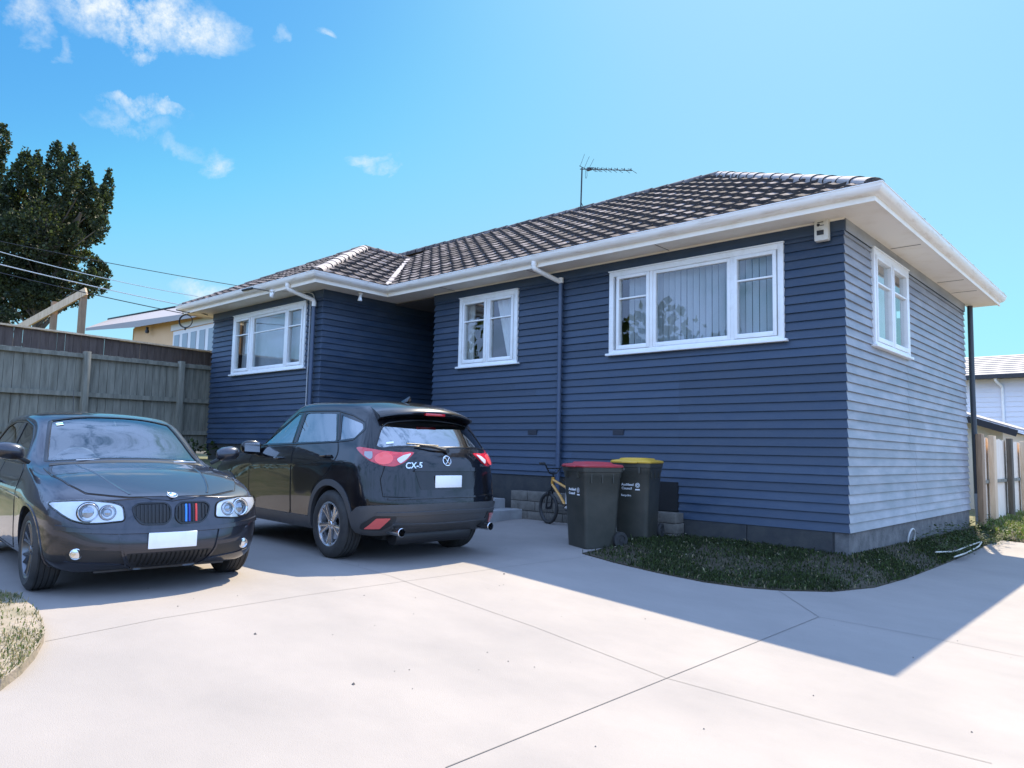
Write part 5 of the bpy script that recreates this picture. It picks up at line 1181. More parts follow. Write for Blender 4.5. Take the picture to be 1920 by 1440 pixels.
Mx = Matrix.Translation((-1.0, -.34, .945)) @ Matrix.Rotation(R(-62), 4, 'Y')
b = MB(); b.tube([Mx @ Vector((.185 * math.cos(a), .185 * math.sin(a), 0)) for a in np.linspace(0, 2 * math.pi, 33)[:-1]], .016, 8, closed=True); b.lathe([(0, .01), (.06, .01), (.07, -.02)], 20, Mx); b.tube([Mx @ Vector((-.17, 0, 0)), Mx @ Vector((.17, 0, 0))], .014, 6); b.tube([Mx @ Vector((0, -.18, 0)), Mx @ Vector((0, .18, 0))], .014, 6)
b.build('steering_wheel', M['dash'], hb, smooth=True)
def seat(parent, x, y, z=.35, h=.62, m=None):
    b = MB(); b.box((x - .02, y - .24, z), (x + .46, y + .24, z + .16)); b.add([Vector(p) for p in ((x, y - .24, z + .1), (x, y + .24, z + .1), (x - .16, y + .22, z + h), (x - .16, y - .22, z + h), (x - .13, y - .24, z + .1), (x - .13, y + .24, z + .1), (x - .26, y + .2, z + h), (x - .26, y - .2, z + h))], [(0, 1, 2, 3), (5, 4, 7, 6), (3, 2, 6, 7), (0, 3, 7, 4), (1, 5, 6, 2), (0, 4, 5, 1)])
    o = b.build('seat', m or M['seat'], parent, bevel=.03)
    b = MB(); b.box((x - .27, y - .13, z + h + .05), (x - .18, y + .13, z + h + .24)); b.tube([(x - .22, y - .06, z + h - .02), (x - .22, y - .06, z + h + .1)], .008, 6); b.tube([(x - .22, y + .06, z + h - .02), (x - .22, y + .06, z + h + .1)], .008, 6); b.build('headrest', m or M['seat'], o, bevel=.02)
for y in (-.36, .36): seat(hb, -1.55, y, .35, .60)
seat(hb, -2.4, 0, .35, .55)
h0 = HS.cast(*Proj('top').ray(-2.75, -.0))[0]; b = MB(); b.tube([h0 + Vector((0, 0, -.01)), h0 + Vector((-.02, 0, .03))], .014, 8); b.tube([h0 + Vector((-.02, 0, .02)), h0 + Vector((-.10, .0, .30))], .0035, 5); b.build('aerial', M['blackplastic'], hb, smooth=True)
M['hrim'] = mat('dark_silver_alloy', (.17, .175, .19), .3, metal=.85)
for (x, y, to) in ((0, .755, .0), (0, -.755, 0), (-2.66, .755, 0), (-2.66, -.755, 0)):
    wheel(hb, (x, y, .315), 1 if y > 0 else -1, .315, .205, .222, dict(n=7, twin=.16, wo=.026, wi=.034, dish=.62), M['hrim'], to)
# underbody pan
b = MB(); b.box((-3.3, -.5, .17), (.55, .5, .25)); b.build('underbody', M['blackplastic'], hb)
# ================================================================ the far car: black SUV seen from behind
M['spaint'] = paint('black_pearl_paint', (.003, .0035, .006), rough=.3, metal=0)
M['sglass'] = glassmat('suv_side_glass', (.80, .85, .85), 1.0, 0, 2.3); M['srear'] = glassmat('suv_rear_glass', (.32, .37, .37), 1.0, .0, 2.5)
M['clad'] = mat('grey_black_cladding', (.062, .064, .068), .45, bump=.08, bscale=400)
M['redlens'] = mat('red_lamp_lens', (.56, .010, .022), .12, coat=1, spec=.6); M['redlens2'] = mat('bright_red_lamp', (.95, .09, .08), .15, coat=1)
sv = thing('suv_car', (-3.761, -3.73, -.033), 3.069, 'glossy black SUV seen from behind with grey cladding and red swept tail lamps', 'car')
def srow(x, pts, t1, t0, zb=.27, ub=.48):
    return [(x, 0, zb), (x, ub, zb)] + [(x + (p[2] if len(p) > 2 else 0), p[0], p[1]) for p in pts] + [(x + t1[2], t1[0], t1[1]), (x + t0[1], 0, t0[0])]
SR = [
 srow(-.60, [(.76, .31), (.84, .42, -.02), (.865, .60, -.06), (.865, .76, -.04), (.85, .98, -.02), (.785, 1.17, .03), (.655, 1.45, .16), (.585, 1.565, .24)], (.31, 1.625, .25), (1.635, .25), .29),
 srow(-.34, [(.80, .30), (.885, .42), (.905, .60), (.905, .76), (.895, 1.00), (.83, 1.21), (.685, 1.52, .06), (.605, 1.625, .10)], (.32, 1.68, .10), (1.69, .10), .28),
 srow(.0, [(.82, .29), (.90, .42), (.925, .60), (.925, .78), (.91, 1.02), (.845, 1.22), (.705, 1.57, .02), (.63, 1.665, .03)], (.33, 1.718, .03), (1.728, .03)),
 srow(.50, [(.82, .27), (.885, .38), (.90, .60), (.905, .78), (.905, 1.02), (.855, 1.215), (.715, 1.60), (.64, 1.69)], (.33, 1.742, 0), (1.752, 0)),
 srow(1.00, [(.82, .27), (.88, .38), (.895, .60), (.90, .78), (.905, 1.01), (.86, 1.20), (.715, 1.60), (.64, 1.69)], (.33, 1.742, 0), (1.752, 0)),
 srow(1.36, [(.82, .27), (.88, .38), (.895, .60), (.90, .78), (.905, 1.00), (.86, 1.185), (.70, 1.545, -.05), (.61, 1.63, -.02)], (.32, 1.68, .04), (1.69, .05)),
 srow(1.74, [(.82, .27), (.88, .38), (.895, .60), (.90, .78), (.905, .99), (.86, 1.165), (.755, 1.335, -.05), (.665, 1.385, .0)], (.34, 1.45, .08), (1.465, .10)),
 srow(2.10, [(.82, .27), (.89, .38), (.90, .60), (.905, .78), (.905, .98), (.86, 1.115), (.79, 1.14, -.06), (.66, 1.155, .02)], (.34, 1.175, .08), (1.18, .10)),
 srow(2.70, [(.82, .28), (.905, .42), (.925, .60), (.925, .78), (.91, .95), (.84, 1.04), (.73, 1.075), (.58, 1.09)], (.29, 1.105, 0), (1.11, 0)),
 srow(3.14, [(.78, .30), (.86, .42), (.89, .60), (.885, .76), (.86, .88), (.79, .95), (.69, .98), (.55, 1.00)], (.28, 1.015, .02), (1.02, .03)),
 srow(3.36, [(.70, .30), (.77, .40), (.80, .58), (.79, .70), (.76, .79), (.70, .855), (.60, .89, .03), (.48, .91, .06)], (.25, .925, .10), (.93, .12), .26)]
SB = cage_body(SR,
  ([(-.79, .50, .40), (-.875, .50, .56), (-.865, .50, .72), (-.835, .50, .98), (-.765, .47, 1.18), (-.545, .40, 1.45)], [(-.82, 0, .40), (-.915, 0, .56), (-.90, 0, .72), (-.865, 0, .98), (-.79, 0, 1.18), (-.56, 0, 1.47)]),
  ([(3.52, .45, .38), (3.56, .45, .56), (3.55, .45, .68), (3.52, .42, .77), (3.49, .38, .83), (3.46, .34, .89)], [(3.56, 0, .38), (3.61, 0, .56), (3.60, 0, .68), (3.57, 0, .77), (3.54, 0, .84), (3.50, 0, .90)]), {6: .4, 7: .3, 8: .5, 4: .3})
SS = Skin(SB)
RR = {s: Proj('rear', s) for s in (1, -1)}; R1 = Proj('rear', 1)
CY = {s: Proj('cyl', s, c=(-.30, .35)) for s in (1, -1)}
# outlines in side view
sfg = rounded([(1.02, 1.225), (1.06, 1.565), (1.16, 1.565), (1.30, 1.50), (1.55, 1.36), (1.78, 1.205)], .02)
srg = rounded([(.04, 1.25), (.25, 1.560), (.86, 1.575), (.93, 1.56), (.90, 1.228)], .025)
sqg = rounded([(-.28, 1.285), (-.36, 1.38), (-.30, 1.44), (.12, 1.535), (-.03, 1.26)], .025)
RG_N = Vector((-.77, 0, .64)); RGP = Proj('vec', o=Vector((-.66, 0, 1.33)) + RG_N, u=Vector((0, 1, 0)), v=Vector((.64, 0, .77)), d=-RG_N)
rgo = rounded([(-.745, -.06), (-.70, -.115), (-.40, -.165), (0, -.18), (.40, -.165), (.70, -.115), (.745, -.06), (.64, .13), (.56, .205), (0, .225), (-.56, .205), (-.64, .13)], .04)
wsn = Vector((.50, 0, .866)).normalized(); SWS = Proj('vec', o=Vector((1.78, 0, 1.41)) + wsn, u=Vector((0, 1, 0)), v=Vector((-.866, 0, .5)), d=-wsn)
swo = rounded([(-.72, -.40), (0, -.46), (.72, -.40), (.60, .36), (0, .42), (-.60, .36)], .05)
make_body(SB, SS, M['spaint'], sv, (.05, -.50, 2.02, .84), [(rgo, RGP, .5, 1.3), (swo, SWS, .5, 1.3)] + [(o, SD[1], .7, 3.3) for o in (sfg, srg, sqg)],
          [((x, .36), .415, a, c, 1.0) for x in (0, 2.70) for a, c in ((.52, 1.3), (-1.3, -.52))])
patch('rear_window', SS, RGP, rgo, M['srear'], sv, off=-.005, thick=.003, step=.06); strip('rear_window_seal', SS, RGP, rgo, .030, M['trim'], sv, off=.002, closed=True)
patch('windscreen', SS, SWS, swo, M['sglass'], sv, off=-.005, thick=.003, step=.08); strip('windscreen_seal', SS, SWS, swo, .04, M['trim'], sv, off=.002, closed=True)
for s in (1, -1):
    for o, nm in ((sfg, 'side_window'), (srg, 'side_window'), (sqg, 'quarter_window')): patch(nm, SS, SD[s], o, M['sglass'] if nm == 'side_window' else M['srear'], sv, off=-.006, thick=.003, step=.08)
    strip('window_trim', SS, SD[s], rounded([(-.40, 1.37), (-.28, 1.262), (0, 1.238), (.9, 1.206), (1.84, 1.182), (1.60, 1.355), (1.33, 1.505), (1.17, 1.588), (.9, 1.60), (.22, 1.588), (-.10, 1.53), (-.34, 1.455)], .03), .022, M['trim'], sv, off=.003, closed=True)
    strip('pillar_trim', SS, SD[s], [(.96, 1.22), (1.0, 1.575)], .085, M['trim'], sv, off=.004); strip('pillar_trim', SS, SD[s], [(.0, 1.25), (.19, 1.555)], .05, M['trim'], sv, off=.004)
    fd = patch('front_door', SS, SD[s], rounded([(2.02, .42), (2.03, 1.00), (1.90, 1.15), (.93, 1.19), (.93, .40)], .06), M['spaint'], sv, off=.003, thick=.01, step=.08)
    strip('door_gap', SS, SD[s], rounded([(2.035, .41), (2.045, 1.01), (1.91, 1.162), (.92, 1.20), (.92, .39)], .06), .008, M['seam'], fd, off=.002, closed=True)
    rd = patch('rear_door', SS, SD[s], rounded([(.90, .40), (.90, 1.19), (-.02, 1.225), (-.09, 1.10), (.02, .93), (.36, .74), (.48, .42)], .06), M['spaint'], sv, off=.003, thick=.01, step=.08)
    strip('door_gap', SS, SD[s], rounded([(.91, .39), (.91, 1.20), (-.03, 1.237), (-.102, 1.10), (.01, .92), (.35, .73), (.47, .41)], .06), .008, M['seam'], rd, off=.002, closed=True)
    for x, z, d in ((1.22, 1.04, fd), (.12, 1.09, rd)):
        b = MB(); b.tube(bend([(x - .09, s * .900, z), (x - .07, s * .945, z), (x + .07, s * .940, z - .005), (x + .09, s * .900, z - .008)], .02), .012, 8); b.build('handle', M['spaint'], d, smooth=True)
    strip('swage_line', SS, SD[s], [(-.25, 1.02), (.6, .985), (1.6, .94), (2.3, .91)], .014, M['spaint'], sv, off=.006, thick=.008)
    # cladding round the wheels and along the sill
    for wx, a0, a1 in ((0, -.20, math.pi + .12), (2.70, -.12, math.pi + .2)):
        tt = np.linspace(a0, a1, 30); inner = [(wx + .412 * math.cos(t), .36 + .412 * math.sin(t)) for t in tt]; outer = [(wx + .475 * math.cos(t), .36 + .478 * math.sin(t)) for t in tt[::-1]]
        patch('arch_cladding', SS, SD[s], inner + outer, M['clad'], sv, off=.012, thick=.05, step=.04)
    patch('sill_cladding', SS, SD[s], rounded([(.40, .285), (.46, .41), (2.24, .41), (2.28, .285)], .02), M['clad'], sv, off=.012, thick=.03, step=.07)
    # tail lamp: swept almond wrapping from the flank to the tailgate
    lamp = [(-.46, 1.155)]
    cyp = CY[s]
    # angle about (-.30,.35): 90 = flank, 180 = straight back
    lo = [(101, 1.178), (112, 1.120), (125, 1.045), (138, 1.000), (150, .993), (161, 1.035), (168, 1.090), (175, 1.140), (170, 1.143), (155, 1.138), (138, 1.150), (122, 1.170), (108, 1.186)]
    lo = rounded(lo, 2.0, 2)
    tl = patch('tail_lamp', SS, cyp, lo, M['redlens'], sv, off=.010, thick=.02, step=.03, scale=(.0095, 1), dome=.008)
    patch('red_ring', SS, cyp, [(139 + 9.5 * math.cos(t), 1.070 + .060 * math.sin(t)) for t in np.linspace(0, 2 * math.pi, 29)[:-1]], M['redlens2'], tl, off=.022, thick=.006, step=.02, scale=(.0095, 1))
    patch('indicator_window', SS, cyp, rounded([(117, 1.135), (126, 1.135), (127.5, 1.075), (125, 1.055), (118, 1.095)], 1.5, 2), mat('smoked_lamp', (.30, .28, .30), .15, coat=1) if s == 1 else bpy.data.materials['smoked_lamp'], tl, off=.021, thick=.006, step=.02, scale=(.0095, 1))
    patch('reversing_window', SS, cyp, rounded([(152, 1.065), (160, 1.105), (170, 1.125), (163, 1.065), (156, 1.02)], 1.5, 2), mat('clear_lamp', (.72, .68, .70), .15, coat=1) if s == 1 else bpy.data.materials['clear_lamp'], tl, off=.022, thick=.006, step=.02, scale=(.0095, 1))
    # rear bumper reflector and exhaust
    rf = patch('reflector_recess', SS, RR[s], rounded([(.70, .360), (.60, .43), (.605, .505), (.80, .498), (.86, .42), (.85, .362)], .02), M['blackplastic'], sv, off=.028, thick=.01, step=.04)
    patch('reflector', SS, RR[s], rounded([(.722, .378), (.655, .485), (.775, .480), (.835, .372)], .012), mat('reflector_red', (.62, .10, .09), .2, coat=1) if s == 1 else bpy.data.materials['reflector_red'], rf, off=.034, thick=.008, step=.03)
    b = MB(); c = Vector((-.80, s * .600, .335)); Mx = Matrix.Translation(c) @ Matrix.Rotation(R(-90), 4, 'Y')
    b.lathe([(.038, -.12), (.044, .10), (.045, .118), (.040, .122), (.037, .11), (.034, -.1)], 28, Mx); ex = b.build('exhaust_tip', M['chrome'], sv, smooth=True); b = MB(); b.lathe([(0, .02), (.036, .02)], 24, Mx); b.build('bore', M['seam'], ex)
    # mirror
    mb = MB(); c = Vector((1.80, s * 1.0, 1.155)); vs = []; fs = []
    for i in range(9):
        ph = math.pi * i / 8
        for j in range(16):
            th = 2 * math.pi * j / 16; vx = (.10 if math.cos(th) > 0 else .04) * math.sin(ph) ** .6 * math.cos(th); vs.append(c + Vector((vx, s * -.125 * math.cos(ph), .088 * math.sin(ph) ** .55 * math.sin(th))))
    for i in range(8):
        for j in range(16): fs.append((i * 16 + j, i * 16 + (j + 1) % 16, (i + 1) * 16 + (j + 1) % 16, (i + 1) * 16 + j))
    mb.add(vs, fs); wm = mb.build('wing_mirror', M['spaint'], sv, smooth=True, angle=80)
    b = MB(); b.add([c + Vector((-.043, s * y, z)) for y, z in ((-.095, -.058), (.10, -.05), (.105, .05), (-.09, .062))], [(0, 1, 2, 3)]); b.build('mirror_glass', M['chrome'], wm, clean=False)
    b = MB(); b.beam((1.82, s * .87, 1.06), (1.80, s * .96, 1.10), .07, .045); b.build('stalk', M['trim'], wm, bevel=.01)
# tailgate panel, gaps, bumper
tg = patch('tailgate', SS, R1, rounded([(-.73, .70), (-.745, .86), (-.70, .99), (-.71, 1.14), (-.35, 1.145), (0, 1.14), (.35, 1.145), (.71, 1.14), (.70, .99), (.745, .86), (.73, .70), (.35, .685), (0, .68), (-.35, .685)], .04), M['spaint'], sv, off=.004, thick=.012, step=.05)
strip('tailgate_gap', SS, R1, rounded([(-.74, .69), (-.757, .86), (-.712, 1.0), (-.72, 1.15)], .03)[4:-4] + [(-.72, 1.15)], .009, M['seam'], tg, off=.003); strip('tailgate_gap', SS, R1, [(.72, 1.15), (.712, 1.0), (.757, .86), (.74, .69), (.35, .674), (0, .67), (-.35, .674), (-.74, .69)], .009, M['seam'], tg, off=.003)
patch('plate_recess', SS, R1, rounded([(-.36, .755), (-.42, .95), (.42, .95), (.36, .755)], .03), M['trim'], tg, off=.007, thick=.004, step=.05)
pb = patch('handle_bar', SS, R1, rounded([(-.44, .945), (-.40, .985), (.40, .985), (.44, .945)], .015), M['spaint'], tg, off=.028, thick=.03, step=.05)
b = MB(); b.box((-.905, -.18, .775), (-.893, .18, .905)); tag(b.build('number_plate', M['white'], sv, bevel=.006), 'blank white rear number plate')
bump = rounded([(-.86, .33), (-.885, .42), (-.89, .615), (-.60, .640), (-.30, .648), (0, .65), (.30, .648), (.60, .640), (.89, .615), (.885, .42), (.86, .33), (.60, .315), (0, .305), (-.60, .315)], .04)
cl = [(103, .46), (107, .52), (116, .585), (130, .600), (146, .608), (168, .612), (168, .310), (146, .305), (128, .30), (114, .305), (106, .33)]
for s in (1, -1): patch('bumper_cladding', SS, CY[s], rounded(cl, 2, 2), M['clad'], sv, off=.022, thick=.05, step=.05, scale=(.0095, 1))
patch('bumper_cladding', SS, R1, rounded([(-.50, .302), (-.50, .612), (0, .616), (.50, .612), (.50, .302), (0, .296)], .005), M['clad'], sv, off=.0225, thick=.05, step=.06)
strip('bumper_step', SS, R1, [(-.62, .42), (0, .41), (.62, .42)], .03, M['clad'], sv, off=.032, thick=.02); strip('bumper_step', SS, R1, [(-.78, .520), (0, .53), (.78, .520)], .045, M['clad'], sv, off=.032, thick=.02)
strip('bumper_lip', SS, R1, [(-.70, .665), (-.35, .672), (0, .675), (.35, .672), (.70, .665)], .022, M['spaint'], sv, off=.030, thick=.03)
b = MB(); b.box((-.60, -.50, .24), (-.45, .50, .33)); b.box((-.5, -.55, .22), (3.3, .55, .34)); b.tube([(-.60, -.50, .26), (-.60, .50, .26)], .09, 14); b.build('underbody', M['blackplastic'], sv, smooth=True)
# spoiler
def spoiler():
    ys = np.linspace(-.64, .64, 17); vs = []; n = 6; b = MB()
    for y in ys:
        k = abs(y) / .64; x_r = -.63 + .13 * k ** 2.2; zt = 1.600 - .075 * k ** 2; h0 = SS.cast(Vector((-.24, y * .93, 3)), Vector((0, 0, -1)))[0]
        vs += [(h0.x, y * .93, h0.z + .002), ((h0.x + x_r) / 2, y * .97, (h0.z + zt) / 2 + .012), (x_r, y, zt), (x_r - .008, y, zt - .018), (x_r + .06, y * .98, zt - .050), (x_r + .20, y * .96, zt - .075)]
    for i in range(16):
        for k in range(n): fs = [(i * n + k, (i + 1) * n + k, (i + 1) * n + (k + 1) % n, i * n + (k + 1) % n)]; b.add([], []); b.f += [tuple(fs[0])]; b.m.append(0)
    b.v = [tuple(v) for v in vs]; b.f += [tuple(range(n)), tuple(range(16 * n + n - 1, 16 * n - 1, -1))]; b.m += [0, 0]
    return b.build('spoiler', M['spaint'], sv, smooth=True, angle=50)
sp = spoiler(); b = MB(); b.box((-.636, -.135, 1.545), (-.60, .135, 1.574)); b.build('brake_lamp', M['redlens'], sp, bevel=.006)
# wiper, badge, lettering
hb_, hn_ = SS.cast(*R1.ray(-.02, 1.165)); b = MB()
p0 = hb_ + Vector((-.02, 0, .0)); p1 = SS.cast(*R1.ray(.36, 1.215))[0] + Vector((-.035, 0, .01)); b.tube([p0, (p0 + p1) / 2 + Vector((-.02, 0, .01)), p1], [.018, .012, .009], 8)
q0 = SS.cast(*R1.ray(.46, 1.222))[0] + Vector((-.022, 0, .012)); q1 = SS.cast(*R1.ray(.08, 1.205))[0] + Vector((-.022, 0, .014)); b.tube([q0, q1], .008, 6); b.tube([p0 + Vector((.02, 0, 0)), p0 + Vector((-.02, 0, 0))], .026, 12)
b.build('wiper', M['blackplastic'], sv, smooth=True)
h, nn = SS.cast(*R1.ray(0, 1.058)); o_, Mx = badge_disc('emblem', h + nn * .006, nn, .058, M['chrome'], M['trim'], sv)
b = MB()
for s in (-1, 1): b.tube([Mx @ Vector(p) for p in ((s * .050, .020, .009), (s * .028, .030, .010), (s * .010, .004, .011), (0, -.012, .011))], .0065, 6)
for s in (-1, 1): b.tube([Mx @ Vector(p) for p in ((0, -.012, .011), (s * .022, -.034, .010), (s * .036, -.042, .009))], .005, 6)
b.build('wing_mark', M['chrome'], o_, smooth=True)
def rear_text(name, txt, y, z, size, sh=.0, sp_=1.0):
    h, nn = SS.cast(*R1.ray(y, z)); r = Vector((0, -1, 0)); r = (r - nn * r.dot(nn)).normalized(); u = nn.cross(r); place_text(name, txt, size, h + nn * .006, r, u, M['chrome'], tg, .003, sp_, sh)
rear_text('lettering', 'CX-5', .43, 1.005, .088, .15, 1.0); rear_text('lettering', 'SKYACTIV', -.57, 1.005, .030, 0, 1.1)
b = MB(); h0 = SS.cast(*Proj('top').ray(-.05, 0))[0]; b.add([h0 + Vector(p) for p in ((.09, -.02, 0), (.09, .02, 0), (-.08, .035, 0), (-.08, -.035, 0), (-.06, 0, .065), (-.10, 0, .06))], [(0, 1, 4), (1, 2, 5, 4), (2, 3, 5), (3, 0, 4, 5)]); b.build('roof_aerial', M['spaint'], sv, bevel=.006)
for x in (1.05,): 
    for y in (-.38, .38): seat(sv, x, y, .62, .62)
for y in (-.40, 0, .40): seat(sv, .12, y, .64, .58)
b = MB(); b.box((1.55, -.72, .8), (2.05, .72, 1.10)); b.build('dashboard', M['seat'], sv, bevel=.03)
b = MB(); Mx = Matrix.Translation((1.48, -.38, 1.12)) @ Matrix.Rotation(R(-65), 4, 'Y'); b.tube([Mx @ Vector((.185 * math.cos(a), .185 * math.sin(a), 0)) for a in np.linspace(0, 2 * math.pi, 33)[:-1]], .015, 8, closed=True); b.tube([Mx @ Vector((-.17, 0, 0)), Mx @ Vector((.17, 0, 0))], .014, 6); b.build('steering_wheel', M['seat'], sv, smooth=True)
lab = patch('window_label', SS, RGP, [(.575, -.088), (.645, -.076), (.638, -.052), (.568, -.064)], M['white'], sv, off=.001, thick=.001, step=.03)
M['srim'] = mat('bright_silver_alloy', (.62, .63, .65), .22, metal=.9)
for (x, y) in ((0, .80), (0, -.80), (2.70, .80), (2.70, -.80)):
    wheel(sv, (x, y, .36), 1 if y > 0 else -1, .36, .235, .232, dict(n=5, twin=.19, wo=.050, wi=.046, dish=.66, rot=.3), M['srim'])
for s in (1, -1):
    patch('headlight', SS, FR_[s], rounded([(.42, .72), (.52, .84), (.76, .90), (.80, .86), (.72, .74)], .03), bpy.data.materials['lamp_housing_silver'], sv, off=.005, thick=.01, step=.05)
patch('front_grille', SS, F1, rounded([(-.42, .50), (-.44, .80), (.44, .80), (.42, .50)], .04), M['blackplastic'], sv, off=.005, thick=.01, step=.06)
# ================================================================ bins and bicycle
M['binplastic'] = mat('dark_green_grey_bin_plastic', (.036, .037, .030), .42, col2=(.052, .050, .040), nscale=5, bump=.1, bscale=60, spec=.5)
M['redlid'] = mat('faded_red_lid', (.42, .035, .045), .45, col2=(.34, .04, .05), nscale=6); M['yellowlid'] = mat('yellow_lid', (.62, .36, .03), .45, col2=(.55, .33, .04), nscale=6)
M['print'] = mat('white_print', (.8, .8, .8), .6)
def bin_(loc, rz, lid, label, extra):
    t = thing('wheelie_bin', loc, rz, label, 'bin', 'council wheelie bins'); H = .985; wb, db, wt, dt = .42, .45, .505, .565
    # body: tapered shell with rounded corners, footed base and rim; the front is local -y
    def ring(w, d, z, r, oy=0, n=5):
        out = []
        for cx, cy, a0 in ((w / 2 - r, d / 2 - r, 0), (-w / 2 + r, d / 2 - r, 90), (-w / 2 + r, -d / 2 + r, 180), (w / 2 - r, -d / 2 + r, 270)):
            for k in range(n + 1): a = R(a0 + 90 * k / n); out.append(Vector((cx + r * math.cos(a), cy + r * math.sin(a) + oy, z)))
        return out
    def loft(b, rings, cap0=True, cap1=True):
        n = len(rings[0]); b.add([v for r in rings for v in r], [(i * n + k, i * n + (k + 1) % n, (i + 1) * n + (k + 1) % n, (i + 1) * n + k) for i in range(len(rings) - 1) for k in range(n)] + ([tuple(range(n))[::-1]] if cap0 else []) + ([tuple((len(rings) - 1) * n + k for k in range(n))] if cap1 else []))
    def L(z): k = z / H; return wb + (wt - wb) * k, db + (dt - db) * k
    b = MB(); rs = []
    for z, g in ((0, -.02), (.012, 0), (.30, 0), (.60, 0), (.86, 0), (.875, .012), (.93, .016), (.935, .034), (H, .036), (H + .004, .03)):
        w, d = L(min(z, H)); rs.append(ring(w + g, d + g, z, .055, .02))
    loft(b, rs); bd = b.build('body', M['binplastic'], t, smooth=True, angle=35)
    b = MB()
    for s in (-1, 1): b.box((s * .13 - .012, -dt / 2 - .015, .86), (s * .13 + .012, -dt / 2 + .03, .935))
    for s in (-1, 1):
        for q in (-.16, .0, .16): b.box((s * .243 - .014, q - .008, .80), (s * .243 + .014, q + .008, .93))
    b.build('rib', M['binplastic'], bd)
    # lid: domed panel with raised centre and front lip
    b = MB(); rs = [ring(wt + .05, dt + .05, H + .006, .06, .02), ring(wt + .055, dt + .055, H + .022, .065, .02), ring(wt + .03, dt + .03, H + .038, .07, .02), ring(wt - .10, dt - .14, H + .050, .09, .02), ring(wt - .13, dt - .17, H + .068, .09, .02), ring(wt - .30, dt - .36, H + .074, .09, .02), ring(.05, .05, H + .075, .02, .02)]
    loft(b, rs); ld = b.build('lid', lid, t, smooth=True, angle=40)
    b = MB(); b.box((-.10, -dt / 2 - .035, H + .002), (.10, -dt / 2 + .01, H + .022)); b.build('lid_grip', lid, ld, bevel=.006)
    b = MB(); b.tube([(-.21, .35, H - .012), (.21, .35, H - .012)], .017, 12); 
    for s in (-1, 1): b.beam((s * .19, .29, H - .03), (s * .19, .355, H - .008), .03, .035)
    b.build('handle', M['binplastic'], t, smooth=True)
    b = MB(); b.box((-.19, .235, .03), (.19, .30, .20)); b.tube([(-.24, .285, .10), (.24, .285, .10)], .012, 8); b.build('axle_housing', M['binplastic'], bd)
    for s in (-1, 1):
        Mx = Matrix.Translation((s * .237, .285, .100)) @ Matrix.Rotation(R(90), 4, 'Y'); b = MB()
        b.lathe([(.06, -.024), (.096, -.024), (.100, -.016), (.100, .016), (.096, .024), (.062, .024), (.058, .016), (.022, .016), (.022, .026), (0, .026)] if s > 0 else [(.0, -.026), (.022, -.026), (.022, -.016), (.058, -.016), (.062, -.024), (.096, -.024), (.100, -.016), (.100, .016), (.096, .024), (.06, .024)], 30, Mx); b.build('wheel', M['rubber'], t, smooth=True, angle=35)
    # printed council name and round emblem on the front
    z = .69; d = L(z)[1]; tilt = (dt - db) / 2 / H; up = Vector((0, -tilt, 1)).normalized(); y = -d / 2 + .02 - .004
    place_text('lettering', 'Auckland', .044, (-.04, y, z + .022), (1, 0, 0), up, M['print'], t); place_text('lettering', 'Council', .044, (-.05, y + .003, z - .026), (1, 0, 0), up, M['print'], t)
    b = MB(); X = Matrix.Translation((.095, y - .001, z + .018)) @ Matrix.Rotation(R(90), 4, 'X'); b.lathe([(.024, 0), (.030, 0)], 24, X); b.lathe([(.010, 0), (.017, 0)], 20, X); b.build('emblem', M['print'], t)
    b = MB(); b.box((.065, y + .002, z - .045), (.125, y + .004, z - .030)); b.build('printed_line', M['print'], t)
    if extra: place_text('lettering', 'Recycling', .036, (-.06, y + .010, z - .115), (1, 0, 0), up, M['print'], t)
    return t
def place_corner(px, py, rz, w, d):
    c = gpx(px, py); v = Matrix.Rotation(rz, 3, 'Z') @ Vector((w / 2, -d / 2 + .02, 0)); return Vector((c.x - v.x, c.y - v.y, gz(c.x, c.y) + .0))
bin_(place_corner(1098, 1031, R(-20), .42, .45), R(-20), M['redlid'], 'dark wheelie bin with a faded red lid beside the small bicycle', False)
bin_(place_corner(1213, 1019, R(14), .42, .45) + Vector((0, 0, .02)), R(14), M['yellowlid'], 'dark wheelie bin with a yellow lid behind the red-lidded one', True)
# child's bicycle leaning by the steps
M['yframe'] = mat('amber_frame_paint', (.62, .30, .05), .3, coat=.5); M['wframe'] = mat('white_frame_paint', (.75, .75, .75), .3)
hd = math.atan2(.26, -.966); fwp = gpx(1028, 982); WB = .80; fx_, fy_ = math.cos(hd), math.sin(hd)
bk = thing('bicycle', (fwp.x, -.52, gz(fwp.x, -.52) + .003), hd, 'small child bicycle with fat black tyres and an amber frame beside the red-lidded bin', 'bicycle')
def bwheel(x, nm='wheel'):
    w = bpy.data.objects.new(nm, None); COL.objects.link(w); w.parent = bk; w.location = (x, 0, .235); w.empty_display_size = .1; X = Matrix.Rotation(R(90), 4, 'X')
    b = MB(); b.lathe([(.212 + .026 * math.cos(t), .026 * math.sin(t)) for t in np.linspace(0, 2 * math.pi, 13)[:-1]], 48, X, closed=True); b.build('tyre', M['rubber'], w, smooth=True)
    b = MB(); b.lathe([(.188, -.014), (.192, -.014), (.192, .014), (.188, .014), (.180, 0)], 40, X, closed=True); b.build('rim', M['blackplastic'], w, smooth=True, angle=30)
    b = MB(); b.lathe([(0, -.045), (.018, -.045), (.018, .045), (0, .045)], 12, X)
    for k in range(20):
        a = 2 * math.pi * k / 20; b.tube([(.016 * math.cos(a + .6), .025 * (-1) ** k, .016 * math.sin(a + .6)), (.185 * math.cos(a), 0, .185 * math.sin(a))], .0016, 4)
    b.build('spoke', M['darkmetal'], w)
bwheel(0); bwheel(-WB)
b = MB()
for s in (-1, 1): b.tube(bend([(0, s * .045, .235), (-.03, s * .045, .40), (-.055, s * .035, .50)], .05), .013, 8)
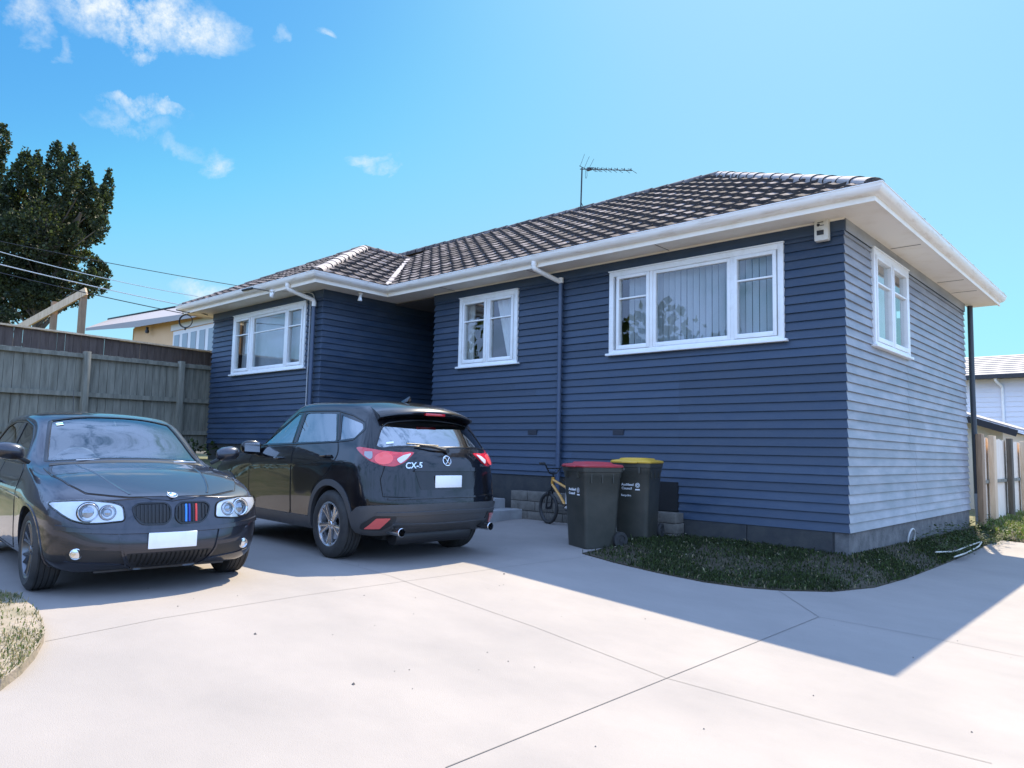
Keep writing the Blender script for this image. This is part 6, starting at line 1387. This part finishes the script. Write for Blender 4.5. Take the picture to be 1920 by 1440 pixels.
b.box((-.085, -.05, .485), (-.035, .05, .51)); b.tube([(-.06, 0, .49), (-.10, 0, .68)], .015, 8); b.build('fork', M['blackplastic'], bk, smooth=True)
b = MB(); b.tube([(-.085, 0, .60), (-.105, 0, .70)], .022, 10); b.tube([(-.10, 0, .66), (-.44, 0, .56)], .019, 8); b.tube([(-.09, 0, .59), (-.30, 0, .42), (-.45, 0, .27)], .021, 8); fr_ = b.build('frame', M['yframe'], bk, smooth=True)
b = MB(); b.tube([(-.45, 0, .27), (-.46, 0, .62)], .017, 8)
for s in (-1, 1): b.tube([(-.45, s * .03, .27), (-WB, s * .05, .235), (-.46, s * .02, .55)], .010, 6)
b.build('stay', M['wframe'], fr_, smooth=True)
b = MB(); b.tube([(-.10, 0, .69), (-.11, 0, .75)], .014, 8); b.tube(bend([(-.16, -.27, .90), (-.13, -.17, .90), (-.10, -.06, .75), (-.10, .06, .75), (-.13, .17, .90), (-.16, .27, .90)], .04), .011, 8); b.tube([(-.128, -.14, .83), (-.128, .14, .83)], .009, 6); hb2 = b.build('handlebar', M['blackplastic'], bk, smooth=True)
b = MB()
for s in (-1, 1): b.tube([(-.155, s * .19, .902), (-.165, s * .29, .902)], .018, 10)
b.build('grip', M['rubber'], hb2, smooth=True)
b = MB(); b.add([Vector(p) for p in ((-.34, 0, .685), (-.44, .05, .69), (-.56, .075, .70), (-.58, 0, .705), (-.56, -.075, .70), (-.44, -.05, .69), (-.36, 0, .655), (-.45, .03, .65), (-.55, .05, .66), (-.55, -.05, .66), (-.45, -.03, .65))], [(0, 1, 2, 3, 4, 5), (0, 6, 7, 1), (1, 7, 8, 2), (2, 8, 9, 4, 3), (4, 9, 10, 5), (5, 10, 6, 0), (6, 10, 9, 8, 7)]); b.tube([(-.46, 0, .60), (-.465, 0, .67)], .012, 8); b.build('saddle', M['blackplastic'], bk, bevel=.008)
b = MB(); X = Matrix.Translation((-.45, -.045, .27)) @ Matrix.Rotation(R(90), 4, 'X'); b.lathe([(.055, 0), (.062, 0), (.062, .004), (.055, .004)], 24, X, closed=True); b.tube([(-.45, -.06, .27), (-.36, -.065, .22)], .008, 6); b.tube([(-.45, .06, .27), (-.54, .065, .32)], .008, 6); b.box((-.39, -.13, .21), (-.33, -.065, .23)); b.box((-.57, .065, .31), (-.51, .13, .33)); b.build('crank', M['darkmetal'], bk)
